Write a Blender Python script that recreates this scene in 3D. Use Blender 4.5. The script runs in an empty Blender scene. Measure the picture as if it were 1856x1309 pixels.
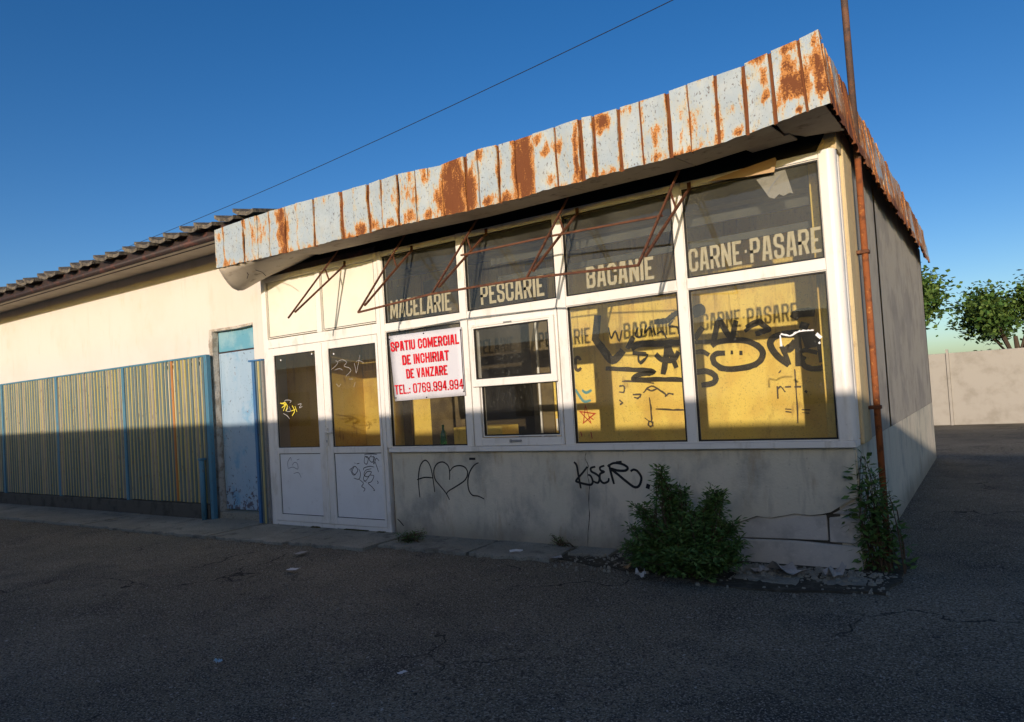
import bpy, bmesh, math, random
from mathutils import Vector, Matrix, noise
random.seed(7)
R = math.radians
S = bpy.context.scene
COL = S.collection

# ---------------------------------------------------------------- camera
YAW, PITCH, ROLL = R(-34.05550543), R(1.68509016), R(-3.60152052)
FPX, CXP, CYP = 1290.0037, 930.793, 679.234            # in pixels of the 1856 x 1309 photograph
CAM = Vector((0.0, -5.98890527, 1.5))
fw = Vector((math.sin(YAW)*math.cos(PITCH), math.cos(YAW)*math.cos(PITCH), math.sin(PITCH)))
rt = Vector((math.cos(YAW), -math.sin(YAW), 0.0)); up = rt.cross(fw)
c_, s_ = math.cos(ROLL), math.sin(ROLL)
RT = c_*rt + s_*up; UP = -s_*rt + c_*up
cam = bpy.data.cameras.new('camera'); camo = bpy.data.objects.new('camera', cam); COL.objects.link(camo)
M3 = Matrix((RT, UP, -fw)).transposed()
camo.matrix_world = Matrix.Translation(CAM) @ M3.to_4x4()
cam.sensor_width = 36; cam.lens = FPX/1856*36
cam.shift_x = (928-CXP)/1856; cam.shift_y = (CYP-654.5)/1856
cam.clip_start = 0.05; cam.clip_end = 3000
S.camera = camo

# ---------------------------------------------------------------- light
SUN_DIR = Vector((-0.31, 1.0, -0.160)).normalized()    # the way the light travels
w = bpy.data.worlds.new('World'); S.world = w; w.use_nodes = True
nt = w.node_tree; nt.nodes.clear()
sky = nt.nodes.new('ShaderNodeTexSky'); sky.sky_type = 'NISHITA'; sky.sun_disc = False
toS = -SUN_DIR
sky.sun_elevation = math.asin(toS.z); sky.sun_rotation = math.atan2(toS.x, toS.y)
sky.air_density = 0.68; sky.dust_density = 1.1; sky.ozone_density = 1.25; sky.altitude = 100
bg = nt.nodes.new('ShaderNodeBackground'); bg.inputs['Strength'].default_value = 0.108
out = nt.nodes.new('ShaderNodeOutputWorld')
hs = nt.nodes.new('ShaderNodeHueSaturation'); hs.inputs['Saturation'].default_value = 1.40; hs.inputs['Hue'].default_value = .510
nt.links.new(sky.outputs[0], hs.inputs['Color']); nt.links.new(hs.outputs[0], bg.inputs[0]); nt.links.new(bg.outputs[0], out.inputs[0])
sl = bpy.data.lights.new('sun', 'SUN'); sl.energy = 2.95; sl.angle = R(0.53); sl.color = (1.0, 0.84, 0.70)
so = bpy.data.objects.new('sun', sl); COL.objects.link(so)
so.rotation_euler = SUN_DIR.to_track_quat('-Z', 'Y').to_euler()
S.view_settings.view_transform = 'Standard'; S.view_settings.look = 'None'
S.view_settings.exposure = 0.58; S.view_settings.gamma = 1.0; S.view_settings.use_curve_mapping = False
S.cycles.max_bounces = 8; S.cycles.caustics_reflective = False; S.cycles.caustics_refractive = False; S.cycles.transparent_max_bounces = 16

# ---------------------------------------------------------------- measuring: a photo pixel on a plane
def ray(px, py): return fw*FPX + RT*(px-CXP) - UP*(py-CYP)
def aty(px, py, y=0.0):
    d = ray(px, py); return CAM + d*((y-CAM.y)/d.y)
def atz(px, py, z=0.0):
    d = ray(px, py); return CAM + d*((z-CAM.z)/d.z)
def zoomf(ox, oy, s): return lambda x, y: (ox+x/s, oy+y/s)

# ---------------------------------------------------------------- materials
def rgb(c): return (c[0], c[1], c[2], 1.0)
class Mt:
    def __init__(s, name, base, rough=0.7, spec=0.3, metal=0.0):
        m = bpy.data.materials.new(name); m.use_nodes = True; s.m = m; s.t = m.node_tree
        s.b = s.t.nodes['Principled BSDF']; s.b.inputs['Roughness'].default_value = rough
        s.b.inputs['Specular IOR Level'].default_value = spec; s.b.inputs['Metallic'].default_value = metal
        g = s.N('ShaderNodeNewGeometry'); s.pos = g.outputs['Position']
        r = s.N('ShaderNodeRGB'); r.outputs[0].default_value = rgb(base); s.col = r.outputs[0]; s.out()
    def N(s, k): return s.t.nodes.new(k)
    def L(s, a, b): s.t.links.new(a, b)
    def out(s): s.L(s.col, s.b.inputs['Base Color'])
    def scaled(s, sc):
        if sc == (1, 1, 1): return s.pos
        v = s.N('ShaderNodeVectorMath'); v.operation = 'MULTIPLY'; v.inputs[1].default_value = sc
        s.L(s.pos, v.inputs[0]); return v.outputs[0]
    def noise(s, scale, detail=4, rough=0.6, sc=(1, 1, 1), off=0.0):
        n = s.N('ShaderNodeTexNoise'); n.inputs['Scale'].default_value = scale
        n.inputs['Detail'].default_value = detail; n.inputs['Roughness'].default_value = rough
        v = s.scaled(sc)
        if off:
            a = s.N('ShaderNodeVectorMath'); a.operation = 'ADD'; a.inputs[1].default_value = (off, off*1.7, off*.3)
            s.L(v, a.inputs[0]); v = a.outputs[0]
        s.L(v, n.inputs['Vector']); return n.outputs['Fac']
    def ramp(s, f, lo, hi, smooth=True):
        r = s.N('ShaderNodeMapRange'); r.interpolation_type = 'SMOOTHSTEP' if smooth else 'LINEAR'
        s.L(f, r.inputs['Value']); r.inputs['From Min'].default_value = lo; r.inputs['From Max'].default_value = hi
        return r.outputs['Result']
    def math(s, op, a, b=None):
        n = s.N('ShaderNodeMath'); n.operation = op
        for i, v in enumerate((a, b)):
            if v is None: continue
            if isinstance(v, (int, float)): n.inputs[i].default_value = v
            else: s.L(v, n.inputs[i])
        return n.outputs[0]
    def mix(s, fac, color, amt=1.0, mode='MIX'):
        x = s.N('ShaderNodeMix'); x.data_type = 'RGBA'; x.blend_type = mode
        f = s.math('MULTIPLY', fac, amt) if not isinstance(fac, (int, float)) else fac*amt
        if isinstance(f, float): x.inputs[0].default_value = f
        else: s.L(f, x.inputs[0])
        s.L(s.col, x.inputs[6])
        if isinstance(color, tuple): x.inputs[7].default_value = rgb(color)
        else: s.L(color, x.inputs[7])
        s.col = x.outputs[2]; s.out(); return s
    def blot(s, scale, lo, hi, color, amt=1.0, detail=5, sc=(1, 1, 1), off=0.0, rough=0.62):
        return s.mix(s.ramp(s.noise(scale, detail, rough, sc, off), lo, hi), color, amt)
    def axis(s, i):
        x = s.N('ShaderNodeSeparateXYZ'); s.L(s.pos, x.inputs[0]); return x.outputs[i]
    def bump(s, h, strength, dist=0.01):
        b = s.N('ShaderNodeBump'); b.inputs['Strength'].default_value = strength; b.inputs['Distance'].default_value = dist
        s.L(h, b.inputs['Height'])
        if s.b.inputs['Normal'].is_linked: s.L(s.b.inputs['Normal'].links[0].from_socket, b.inputs['Normal'])
        s.L(b.outputs[0], s.b.inputs['Normal']); return s
    def attr(s, name):
        a = s.N('ShaderNodeAttribute'); a.attribute_name = name; return a.outputs['Fac']

MAT = {}
def reg(k, m): MAT[k] = m.m; return m
# white plastic frames, with grime
m = reg('pvc', Mt('white plastic', (0.77, 0.745, 0.69), 0.38, 0.45))
m.blot(1.3, .45, .8, (.66, .64, .57), .55); m.blot(38, .60, .72, (.45, .42, .36), .35, 6)
m.blot(9, .54, .72, (.56, .52, .43), .6, 6, (1, 1, .2)); m.blot(4, .56, .66, (.50, .47, .40), .45, 7, (1, 1, .5), 14)
reg('pvc_panel', Mt('cream door panel', (0.74, 0.71, 0.62), 0.45, 0.4)).blot(1.6, .42, .75, (.66, .60, .46), .6).blot(26, .63, .74, (.42, .36, .26), .35, 6).blot(5, .55, .8, (.62, .60, .52), .4, 5, (1, 1, .2), 3)
reg('pvc_door', Mt('white door panel', (0.76, 0.77, 0.76), 0.42, 0.4)).blot(1.9, .45, .8, (.62, .61, .58), .6).blot(20, .62, .76, (.40, .38, .34), .4, 6)
reg('gasket', Mt('black rubber gasket', (.018, .018, .018), .6, .3))
# yellow interior wall
m = reg('ochre', Mt('yellow ochre paint', (0.84, 0.61, 0.135), 0.75, 0.2))
m.blot(1.1, .42, .72, (.86, .66, .18), .7); m.blot(1.9, .48, .62, (.72, .44, .10), .55, 7, (1, 1, .7), 17); m.blot(55, .60, .66, (.30, .18, .06), .5, 3, (1, 1, 1), 19); m.blot(3.3, .52, .70, (.66, .42, .10), .6, 7, (1, 1, .6), 4)
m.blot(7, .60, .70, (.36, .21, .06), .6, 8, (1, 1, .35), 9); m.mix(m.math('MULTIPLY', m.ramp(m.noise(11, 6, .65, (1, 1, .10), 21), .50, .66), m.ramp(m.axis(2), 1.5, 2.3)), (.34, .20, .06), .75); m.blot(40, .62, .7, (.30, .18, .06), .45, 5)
m.bump(m.noise(60, 5), .25, .004)
m = reg('ochre_dark', Mt('dark brown board and wall shade', (0.16, 0.12, 0.06), 0.85, 0.1)); m.blot(3, .45, .7, (.07, .05, .03), .8)  # the back wall panels take this as painted shade of the yellow wall
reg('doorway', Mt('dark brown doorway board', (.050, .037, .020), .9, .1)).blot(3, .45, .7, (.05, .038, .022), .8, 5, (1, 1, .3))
reg('rail_grey', Mt('grey beige band rail', (.085, .085, .07), .7, .2)).blot(2, .4, .7, (.04, .04, .035), .9)
reg('dark', Mt('canopy recess shade', (.028, .027, .024), .9, .1))  # near-black colour stands for the shade in the canopy recess
reg('ceil', Mt('dark grey ceiling board', (.15, .15, .13), .85, .1)).blot(2, .4, .7, (.08, .08, .07), .7)  # dark grey board, mottled at random
# concrete plinth
m = reg('plinth', Mt('grey cement render', (.60, .56, .44), .9, .15))
m.blot(.9, .42, .66, (.68, .61, .48), .8); m.blot(2.1, .46, .70, (.33, .32, .275), .9, 7, (1, 1, .7), 5)
m.blot(6, .55, .72, (.40, .31, .20), .6, 7, (1, 1, .3), 2); m.blot(30, .60, .72, (.20, .18, .16), .5, 7)
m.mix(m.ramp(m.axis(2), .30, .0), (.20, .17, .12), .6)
m.blot(14, .56, .68, (.28, .26, .22), .3, 8, (1, 1, .2), 12)
m.bump(m.noise(45, 8), .5, .008); m.bump(m.noise(5, 4), .25, .02)
m = reg('block', Mt('pale concrete block', (.54, .51, .45), .92, .1)); m.blot(5, .45, .7, (.38, .36, .32), .8, 7); m.blot(30, .58, .7, (.64, .61, .54), .5, 6); m.bump(m.noise(50, 7), .6, .008)
m = reg('kerb_dark', Mt('dark concrete', (.10, .095, .08), .95, .1)); m.blot(6, .45, .7, (.05, .048, .04), .8, 7); m.bump(m.noise(30, 6), .6, .01)  # concrete of a darker tone, blotched at random
m = reg('crack', Mt('dark crack', (.02, .02, .02), 1, .0))
# asphalt
m = reg('asphalt', Mt('old asphalt', (.165, .146, .102), .95, .15))
m.blot(.45, .40, .66, (.27, .235, .165), .9, 6); m.blot(1.6, .46, .70, (.088, .080, .062), .9, 7, (1, 1, 1), 3)
m.blot(2.4, .56, .74, (.17, .125, .105), .55, 6, (1, 1, 1), 7); m.blot(.9, .60, .70, (.05, .048, .045), .6, 8, (1, .45, 1), 31)
m.blot(60, .46, .60, (.045, .042, .036), .85, 3); m.blot(85, .55, .61, (.38, .35, .28), .85, 2, (1, 1, 1), 2)
m.blot(34, .68, .71, (.50, .49, .45), .7, 2, (1, 1, 1), 5); m.blot(7, .68, .72, (.02, .02, .02), .7, 5, (1, .5, 1), 15)
vn = m.N('ShaderNodeTexVoronoi'); vn.feature = 'DISTANCE_TO_EDGE'; vn.inputs['Scale'].default_value = .55
wv = m.N('ShaderNodeTexNoise'); wv.inputs['Scale'].default_value = 2.2; wv.inputs['Detail'].default_value = 6; m.L(m.pos, wv.inputs['Vector'])
va = m.N('ShaderNodeVectorMath'); va.operation = 'MULTIPLY_ADD'; va.inputs[1].default_value = (.9, .9, .9); m.L(wv.outputs['Color'], va.inputs[0]); m.L(m.pos, va.inputs[2]); m.L(va.outputs[0], vn.inputs['Vector'])
crk = m.math('MULTIPLY', m.ramp(vn.outputs['Distance'], .010, .002), m.ramp(m.noise(.7, 3, .5, (1, 1, 1), 44), .50, .60)); m.mix(crk, (.018, .017, .015), .85)
m.bump(m.noise(70, 3), 1.0, .012); m.bump(m.noise(14, 5), .5, .03)
m = reg('apron', Mt('worn cement pavement', (.27, .26, .21), .93, .1))
m.blot(1.2, .42, .7, (.38, .36, .29), .8, 7); m.blot(5, .52, .72, (.12, .115, .095), .8, 8, (1, 1, 1), 3)
m.blot(60, .52, .66, (.08, .08, .065), .6, 5); m.blot(60, .66, .72, (.26, .25, .23), .5, 4, (1, 1, 1), 8)
m.bump(m.noise(70, 6), .7, .008); m.bump(m.noise(8, 5), .5, .02)
# cream wall of the neighbour
m = reg('cream', Mt('cream wall paint', (.645, .60, .55), .85, .15)); m.blot(7, .56, .72, (.50, .45, .36), .4, 7, (1, 1, .12), 9); m.blot(.8, .42, .7, (.60, .55, .48), .6)
m.blot(3, .54, .75, (.52, .46, .33), .45, 7, (1, 1, .5), 3); m.blot(50, .62, .74, (.45, .38, .27), .35, 6); m.bump(m.noise(35, 6), .2, .006)
m = reg('plaster_raw', Mt('peeling plaster edge', (.50, .46, .40), .95, .1)); m.blot(9, .47, .60, (.26, .21, .16), .7, 7); m.blot(34, .56, .68, (.14, .10, .08), .5, 6); m.bump(m.noise(40, 6), 1.0, .012)
# concrete column
m = reg('column', Mt('yellowed concrete column', (.55, .44, .26), .9, .1)); m.blot(6, .42, .7, (.62, .50, .27), .8, 6, (1, 1, .4)); m.blot(20, .56, .70, (.34, .26, .16), .6, 7); m.bump(m.noise(40, 6), .6, .01)
m = reg('sidewall', Mt('weathered side render', (.40, .37, .31), .9, .1)); m.blot(1.1, .50, .56, (.30, .28, .25), .7, 8, (1, 1, 1), 27); m.blot(2, .45, .7, (.26, .24, .21), .8, 7); m.blot(14, .56, .7, (.20, .17, .13), .5, 7, (1, 1, .25)); m.bump(m.noise(35, 6), .4, .01)
# rusty painted sheet (attribute "rust" painted on each sheet)
def rustsheet(key, name, base, pale):
    m = reg(key, Mt(name, base, .55, .35))
    m.blot(4, .42, .68, pale, .7, 5)
    m.blot(9, .48, .75, (.38, .37, .31), .4, 6, (1, 1, .5), 6)
    m.blot(70, .60, .66, (.12, .10, .10), .85, 3, (1, 1, .5), 2); m.blot(30, .66, .70, (.10, .08, .07), .8, 3, (1, 1, .6), 12)
    a = m.attr('rust')
    n1 = m.noise(24, 8, .68, (1, 1, .30), 3); n2 = m.noise(90, 5, .6)
    f = m.math('ADD', m.math('ADD', a, m.math('MULTIPLY', m.math('SUBTRACT', n1, .5), 1.5)), m.math('MULTIPLY', m.math('SUBTRACT', n2, .5), .45))
    m.mix(m.ramp(f, .20, .42), (.46, .41, .25), .62)
    m.mix(m.ramp(f, .36, .50), (.46, .185, .038), .95)
    m.mix(m.ramp(m.math('ADD', f, m.math('MULTIPLY', m.math('SUBTRACT', n2, .5), .8)), .50, .76), (.135, .042, .014), .96)
    rr = m.math('ADD', m.math('MULTIPLY', m.ramp(f, .3, .6), .4), .45); m.L(rr, m.b.inputs['Roughness'])
    m.bump(n2, .35, .004); m.bump(m.noise(7, 3), .5, .012)
rustsheet('sheet', 'rusty zinc sheet', (.33, .40, .455), (.42, .47, .485))
m = reg('rust', Mt('rusted steel', (.125, .050, .026), .8, .25)); m.blot(18, .45, .65, (.06, .028, .018), .8, 6); m.blot(30, .55, .70, (.25, .12, .055), .6, 6, (1, 1, 1), 4); m.bump(m.noise(90, 5), .5, .003)
m = reg('rust_brown', Mt('brown rusted pipe', (.085, .055, .045), .75, .3)); m.blot(9, .48, .66, (.17, .08, .045), .7, 6); m.blot(20, .6, .7, (.04, .03, .03), .6)
m = reg('rust_orange', Mt('orange rusted pipe', (.26, .085, .03), .8, .2)); m.blot(12, .48, .66, (.10, .04, .022), .8, 6); m.blot(20, .6, .7, (.55, .25, .07), .6)
m = reg('soffit', Mt('grimy soffit board', (.46, .41, .34), .85, .15)); m.blot(1.6, .42, .7, (.33, .28, .23), .8, 6); m.blot(9, .55, .72, (.10, .08, .065), .6, 7); m.blot(5, .6, .75, (.34, .20, .09), .4, 6, (1, 1, 1), 4)
reg('sheet_plain', Mt('weathered zinc sheet', (.32, .33, .33), .6, .3)).blot(6, .5, .7, (.35, .17, .06), .7, 7)
reg('soffit_cream', Mt('cream eave board', (.50, .44, .36), .8, .2)).blot(3, .45, .7, (.36, .30, .24), .6)
m = reg('tile', Mt('mossy grey roof tile', (.14, .125, .105), .95, .1)); m.blot(14, .45, .62, (.06, .055, .05), .85, 7); m.blot(22, .54, .66, (.26, .22, .15), .7, 6, (1, 1, 1), 5); m.bump(m.noise(40, 6), .9, .01)
reg('gutter', Mt('black rusted gutter', (.035, .025, .025), .6, .3)).blot(6, .5, .7, (.12, .045, .035), .7)
# fence paints
def paint(key, name, base, worn, rust=.6):
    m = reg(key, Mt(name, base, .6, .3)); m.blot(5, .42, .7, worn, .7, 6, (1, 1, .3)); m.blot(26, .58, .68, (.13, .07, .04), rust, 7, (1, 1, .4), 4); return m
paint('slat_yellow', 'faded yellow slat paint', (.50, .42, .14), (.42, .39, .25))
paint('slat_blue', 'faded blue grey slat paint', (.10, .15, .16), (.17, .20, .18))
paint('slat_grey', 'bare grey slat', (.26, .25, .22), (.17, .18, .18))
paint('slat_orange', 'rust orange slat', (.46, .20, .05), (.33, .13, .04))
paint('post_blue', 'teal blue post paint', (.07, .19, .27), (.11, .25, .32))
paint('post_deep', 'deep blue post paint', (.045, .14, .30), (.08, .20, .36))
m = paint('door_blue', 'light blue door paint', (.30, .42, .53), (.36, .47, .56), .0)
m.blot(2.6, .52, .66, (.08, .30, .50), .65, 6, (1, 1, .8), 1.5); m.blot(30, .60, .68, (.20, .26, .32), .5, 6); m.blot(1.3, .5, .7, (.24, .40, .52), .5)
g = m.ramp(m.axis(2), .75, .12)
f = m.math('ADD', m.noise(16, 7, .7, (1, 1, 1), 8), m.math('MULTIPLY', g, .13)); m.mix(m.ramp(f, .62, .68), (.07, .045, .05), .85)
m.blot(11, .70, .73, (.20, .07, .05), .8, 3, (1, 1, 1), 6)
m = reg('door_teal', Mt('teal door paint', (.12, .32, .42), .5, .4)); m.blot(4, .42, .66, (.26, .42, .48), .8, 5); m.blot(30, .62, .7, (.05, .12, .14), .5)
# small things
m = reg('letter', Mt('beige stencil letters', (.34, .315, .215), .7, .2)); m.blot(25, .50, .68, (.22, .20, .14), .6, 6); m.blot(9, .55, .7, (.42, .39, .28), .6)
m = reg('banner', Mt('white banner vinyl', (.60, .60, .64), .5, .3)); m.blot(2.2, .45, .75, (.52, .52, .54), .6); m.blot(16, .6, .72, (.40, .39, .37), .4, 6); m.bump(m.noise(3, 2), .35, .02)
reg('red_print', Mt('red banner print', (.60, .008, .018), .5, .3)).blot(12, .5, .8, (.42, .006, .015), .5)
m = reg('spray', Mt('black spray paint', (.016, .016, .017), .55, .3))
reg('spray_wall', Mt('brownish black spray on wall', (.032, .026, .016), .7, .2)).blot(9, .52, .7, (.10, .07, .03), .5)
reg('spray_brown', Mt('faded dark marker', (.09, .065, .04), .7, .2))
reg('spray_grey', Mt('thin grey marker', (.20, .21, .23), .7, .2))
reg('spray_red', Mt('red spray paint', (.50, .05, .02), .6, .2)); reg('spray_yellow', Mt('yellow spray paint', (.75, .62, .06), .6, .2))
reg('spray_white', Mt('white marker', (.42, .41, .38), .6, .2)); reg('spray_teal', Mt('teal spray paint', (.12, .30, .32), .6, .2))
reg('tape', Mt('white tape', (.80, .80, .78), .4, .4))
m = reg('card', Mt('weathered cardboard', (.46, .32, .18), .85, .1)); m.blot(6, .45, .7, (.36, .24, .13), .7, 6)
m = reg('paper', Mt('dirty paper', (.38, .36, .33), .9, .1)); m.blot(25, .5, .68, (.30, .28, .25), .7, 6)
reg('paper_blue', Mt('pale blue wrapper', (.42, .58, .64), .5, .3)); reg('paper_white', Mt('white paper scrap', (.66, .66, .64), .8, .2))
reg('wire', Mt('black cable', (.02, .02, .022), .6, .2))
reg('metal_grey', Mt('grey metal fitting', (.35, .35, .34), .4, .5, .4))
m = reg('leaf', Mt('dark green leaves', (.05, .12, .026), .6, .3))
oi = m.attr('tint'); m.mix(oi, (.14, .21, .05), .9)

reg('stem', Mt('brown stem', (.10, .07, .045), .8, .1))
reg('dirt', Mt('dark soil', (.065, .060, .046), 1, .05)).blot(12, .45, .65, (.13, .12, .09), .7, 6).bump(m.noise(30), .0)
reg('moss', Mt('brown moss', (.06, .055, .02), 1, .05))
m = reg('panel_wall', Mt('grey precast panel', (.36, .34, .30), .9, .1)); m.blot(2, .45, .7, (.26, .24, .2), .7)
reg('far_wall', Mt('pale block facade', (.50, .46, .38), .9, .1)); reg('far_glass', Mt('dark far window', (.04, .05, .06), .2, .5))
reg('bark', Mt('bark', (.08, .06, .045), .9, .1))

def glassmat(key, name, dust, film=(.36, .35, .29), streak=(1, 1, .3), tint=(.95, .97, .94)):
    m = bpy.data.materials.new(name); m.use_nodes = True; t = m.node_tree; t.nodes.clear(); MAT[key] = m
    N = t.nodes.new; L = t.links.new
    o = N('ShaderNodeOutputMaterial'); tr = N('ShaderNodeBsdfTransparent'); tr.inputs[0].default_value = rgb(tint)
    gl = N('ShaderNodeBsdfGlossy'); gl.inputs['Roughness'].default_value = .015
    lw = N('ShaderNodeLayerWeight'); lw.inputs['Blend'].default_value = .5; pw = N('ShaderNodeMath'); pw.operation = 'POWER'; pw.inputs[1].default_value = 5; L(lw.outputs['Facing'], pw.inputs[0]); fr = N('ShaderNodeMath'); fr.operation = 'MULTIPLY_ADD'; fr.inputs[1].default_value = .88; fr.inputs[2].default_value = .07; L(pw.outputs[0], fr.inputs[0])
    mx = N('ShaderNodeMixShader'); L(fr.outputs[0], mx.inputs[0]); L(tr.outputs[0], mx.inputs[1]); L(gl.outputs[0], mx.inputs[2])
    df = N('ShaderNodeBsdfDiffuse'); df.inputs[0].default_value = rgb(film)
    ge = N('ShaderNodeNewGeometry'); vm = N('ShaderNodeVectorMath'); vm.operation = 'MULTIPLY'; vm.inputs[1].default_value = streak; L(ge.outputs['Position'], vm.inputs[0])
    n1 = N('ShaderNodeTexNoise'); n1.inputs['Scale'].default_value = 2.6; n1.inputs['Detail'].default_value = 7; L(vm.outputs[0], n1.inputs['Vector'])
    n2 = N('ShaderNodeTexNoise'); n2.inputs['Scale'].default_value = 45; n2.inputs['Detail'].default_value = 4; L(ge.outputs['Position'], n2.inputs['Vector'])
    r1 = N('ShaderNodeMapRange'); L(n1.outputs[0], r1.inputs[0]); r1.inputs['From Min'].default_value = .35; r1.inputs['From Max'].default_value = .7; r1.inputs['To Min'].default_value = dust[0]; r1.inputs['To Max'].default_value = dust[1]
    r2 = N('ShaderNodeMapRange'); L(n2.outputs[0], r2.inputs[0]); r2.inputs['From Min'].default_value = .60; r2.inputs['From Max'].default_value = .72; r2.inputs['To Min'].default_value = 0; r2.inputs['To Max'].default_value = dust[2]
    ad = N('ShaderNodeMath'); ad.operation = 'ADD'; L(r1.outputs[0], ad.inputs[0]); L(r2.outputs[0], ad.inputs[1])
    m2 = N('ShaderNodeMixShader'); L(ad.outputs[0], m2.inputs[0]); L(mx.outputs[0], m2.inputs[1]); L(df.outputs[0], m2.inputs[2])
    L(m2.outputs[0], o.inputs['Surface'])
glassmat('glass', 'dusty window glass', (.015, .12, .14))
glassmat('glass_film', 'grimy fanlight glass', (.13, .30, .12), film=(.19, .19, .155))
glassmat('glass_door', 'smeared door glass', (.02, .07, .05), tint=(.72, .72, .68))
g = Mt('green bottle glass', (.03, .22, .05), .1, .5); g.b.inputs['Transmission Weight'].default_value = .7; reg('bottle', g)

# ---------------------------------------------------------------- mesh helpers
class MB:
    def __init__(s): s.v = []; s.f = []; s.mi = []; s.cur = 0; s.at = []
    def add(s, vs, fs):
        n = len(s.v); s.v += [tuple(v) for v in vs]; s.f += [tuple(i+n for i in f) for f in fs]; s.mi += [s.cur]*len(fs)
    def box(s, x0, x1, y0, y1, z0, z1):
        s.add([(x0,y0,z0),(x1,y0,z0),(x1,y1,z0),(x0,y1,z0),(x0,y0,z1),(x1,y0,z1),(x1,y1,z1),(x0,y1,z1)],
              [(0,3,2,1),(4,5,6,7),(0,1,5,4),(1,2,6,5),(2,3,7,6),(3,0,4,7)]); return s
    def quad(s, a, b, c, d): s.add([a, b, c, d], [(0, 1, 2, 3)]); return s
    def tube(s, pts, r, n=8, r2=None, cap=True):
        pts = [Vector(p) for p in pts]; rings = []
        base = len(s.v); K = len(pts)
        for i, p in enumerate(pts):
            d = (pts[min(i+1, K-1)]-pts[max(i-1, 0)]).normalized()
            a = Vector((0, 0, 1)) if abs(d.z) < .9 else Vector((1, 0, 0))
            u = d.cross(a).normalized(); v = d.cross(u)
            rr = r if r2 is None else r+(r2-r)*i/(K-1)
            if isinstance(r, (list, tuple)): rr = r[i]
            s.v += [tuple(p+(u*math.cos(2*math.pi*k/n)+v*math.sin(2*math.pi*k/n))*rr) for k in range(n)]
        for i in range(K-1):
            for k in range(n):
                a = base+i*n+k; b = base+i*n+(k+1) % n
                s.f.append((a, b, b+n, a+n)); s.mi.append(s.cur)
        if cap:
            s.f.append(tuple(base+k for k in range(n))[::-1]); s.mi.append(s.cur)
            s.f.append(tuple(base+(K-1)*n+k for k in range(n))); s.mi.append(s.cur)
        return s
    def bar(s, a, b, w, h=None):      # square bar
        a = Vector(a); b = Vector(b); h = h or w; d = (b-a).normalized()
        t = Vector((0, 0, 1)) if abs(d.z) < .95 else Vector((1, 0, 0)); u = d.cross(t).normalized()*w/2; v = d.cross(u).normalized()*h/2
        s.add([a-u-v, a+u-v, a+u+v, a-u+v, b-u-v, b+u-v, b+u+v, b-u+v], [(0,3,2,1),(4,5,6,7),(0,1,5,4),(1,2,6,5),(2,3,7,6),(3,0,4,7)]); return s
    def prism(s, poly, y0, y1):       # polygon in (x, z), between two y
        n = len(poly)
        s.add([(x, y0, z) for x, z in poly]+[(x, y1, z) for x, z in poly],
              [tuple(range(n)), tuple(range(2*n-1, n-1, -1))]+[(i, i+n, (i+1) % n+n, (i+1) % n) for i in range(n)]); return s
    def slab(s, poly, z0, z1):        # polygon in (x, y), between two z
        n = len(poly)
        s.add([(x, y, z1) for x, y in poly]+[(x, y, z0) for x, y in poly],
              [tuple(range(n)), tuple(range(2*n-1, n-1, -1))]+[(i, i+n, (i+1) % n+n, (i+1) % n) for i in range(n)]); return s
    def mesh(s, name, bevel=0, smooth=False, mats=()):
        me = bpy.data.meshes.new(name); me.from_pydata(s.v, [], s.f); me.update()
        bm = bmesh.new(); bm.from_mesh(me)
        bmesh.ops.recalc_face_normals(bm, faces=bm.faces)
        bm.to_mesh(me); bm.free()
        if len(mats) > 1: me.polygons.foreach_set('material_index', s.mi)
        if bevel:
            bm = bmesh.new(); bm.from_mesh(me)
            bmesh.ops.bevel(bm, geom=bm.edges[:], offset=bevel, segments=1, profile=.5, affect='EDGES', clamp_overlap=True)
            bm.to_mesh(me); bm.free()
        for k in mats: me.materials.append(MAT[k])
        if smooth: me.polygons.foreach_set('use_smooth', [True]*len(me.polygons))
        return me
def obj(name, mb, mats, parent=None, bevel=0, smooth=False, label=None, kind=None):
    if isinstance(mats, str): mats = (mats,)
    me = mb.mesh(name, bevel, smooth, mats) if isinstance(mb, MB) else mb
    o = bpy.data.objects.new(name, me); COL.objects.link(o)
    if parent:
        o.parent = parent
        if parent.parent is None: o.matrix_parent_inverse = Matrix.Translation(-parent.location)
        else: o.matrix_parent_inverse = Matrix.Identity(4)
    if label: o['label'] = label
    if kind: o['kind'] = kind
    return o
def thing(name, loc, label, cat, group=None):
    o = bpy.data.objects.new(name, None); o.empty_display_size = .2; COL.objects.link(o); o.location = loc
    return tag(o, label, cat, group)
def tag(o, label, cat, group=None):
    o['label'] = label; o['category'] = cat
    if group: o['group'] = group
    return o
def box(name, d, mats, parent=None, bevel=0.0, **k): return obj(name, MB().box(*d), mats, parent, bevel, **k)

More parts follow.
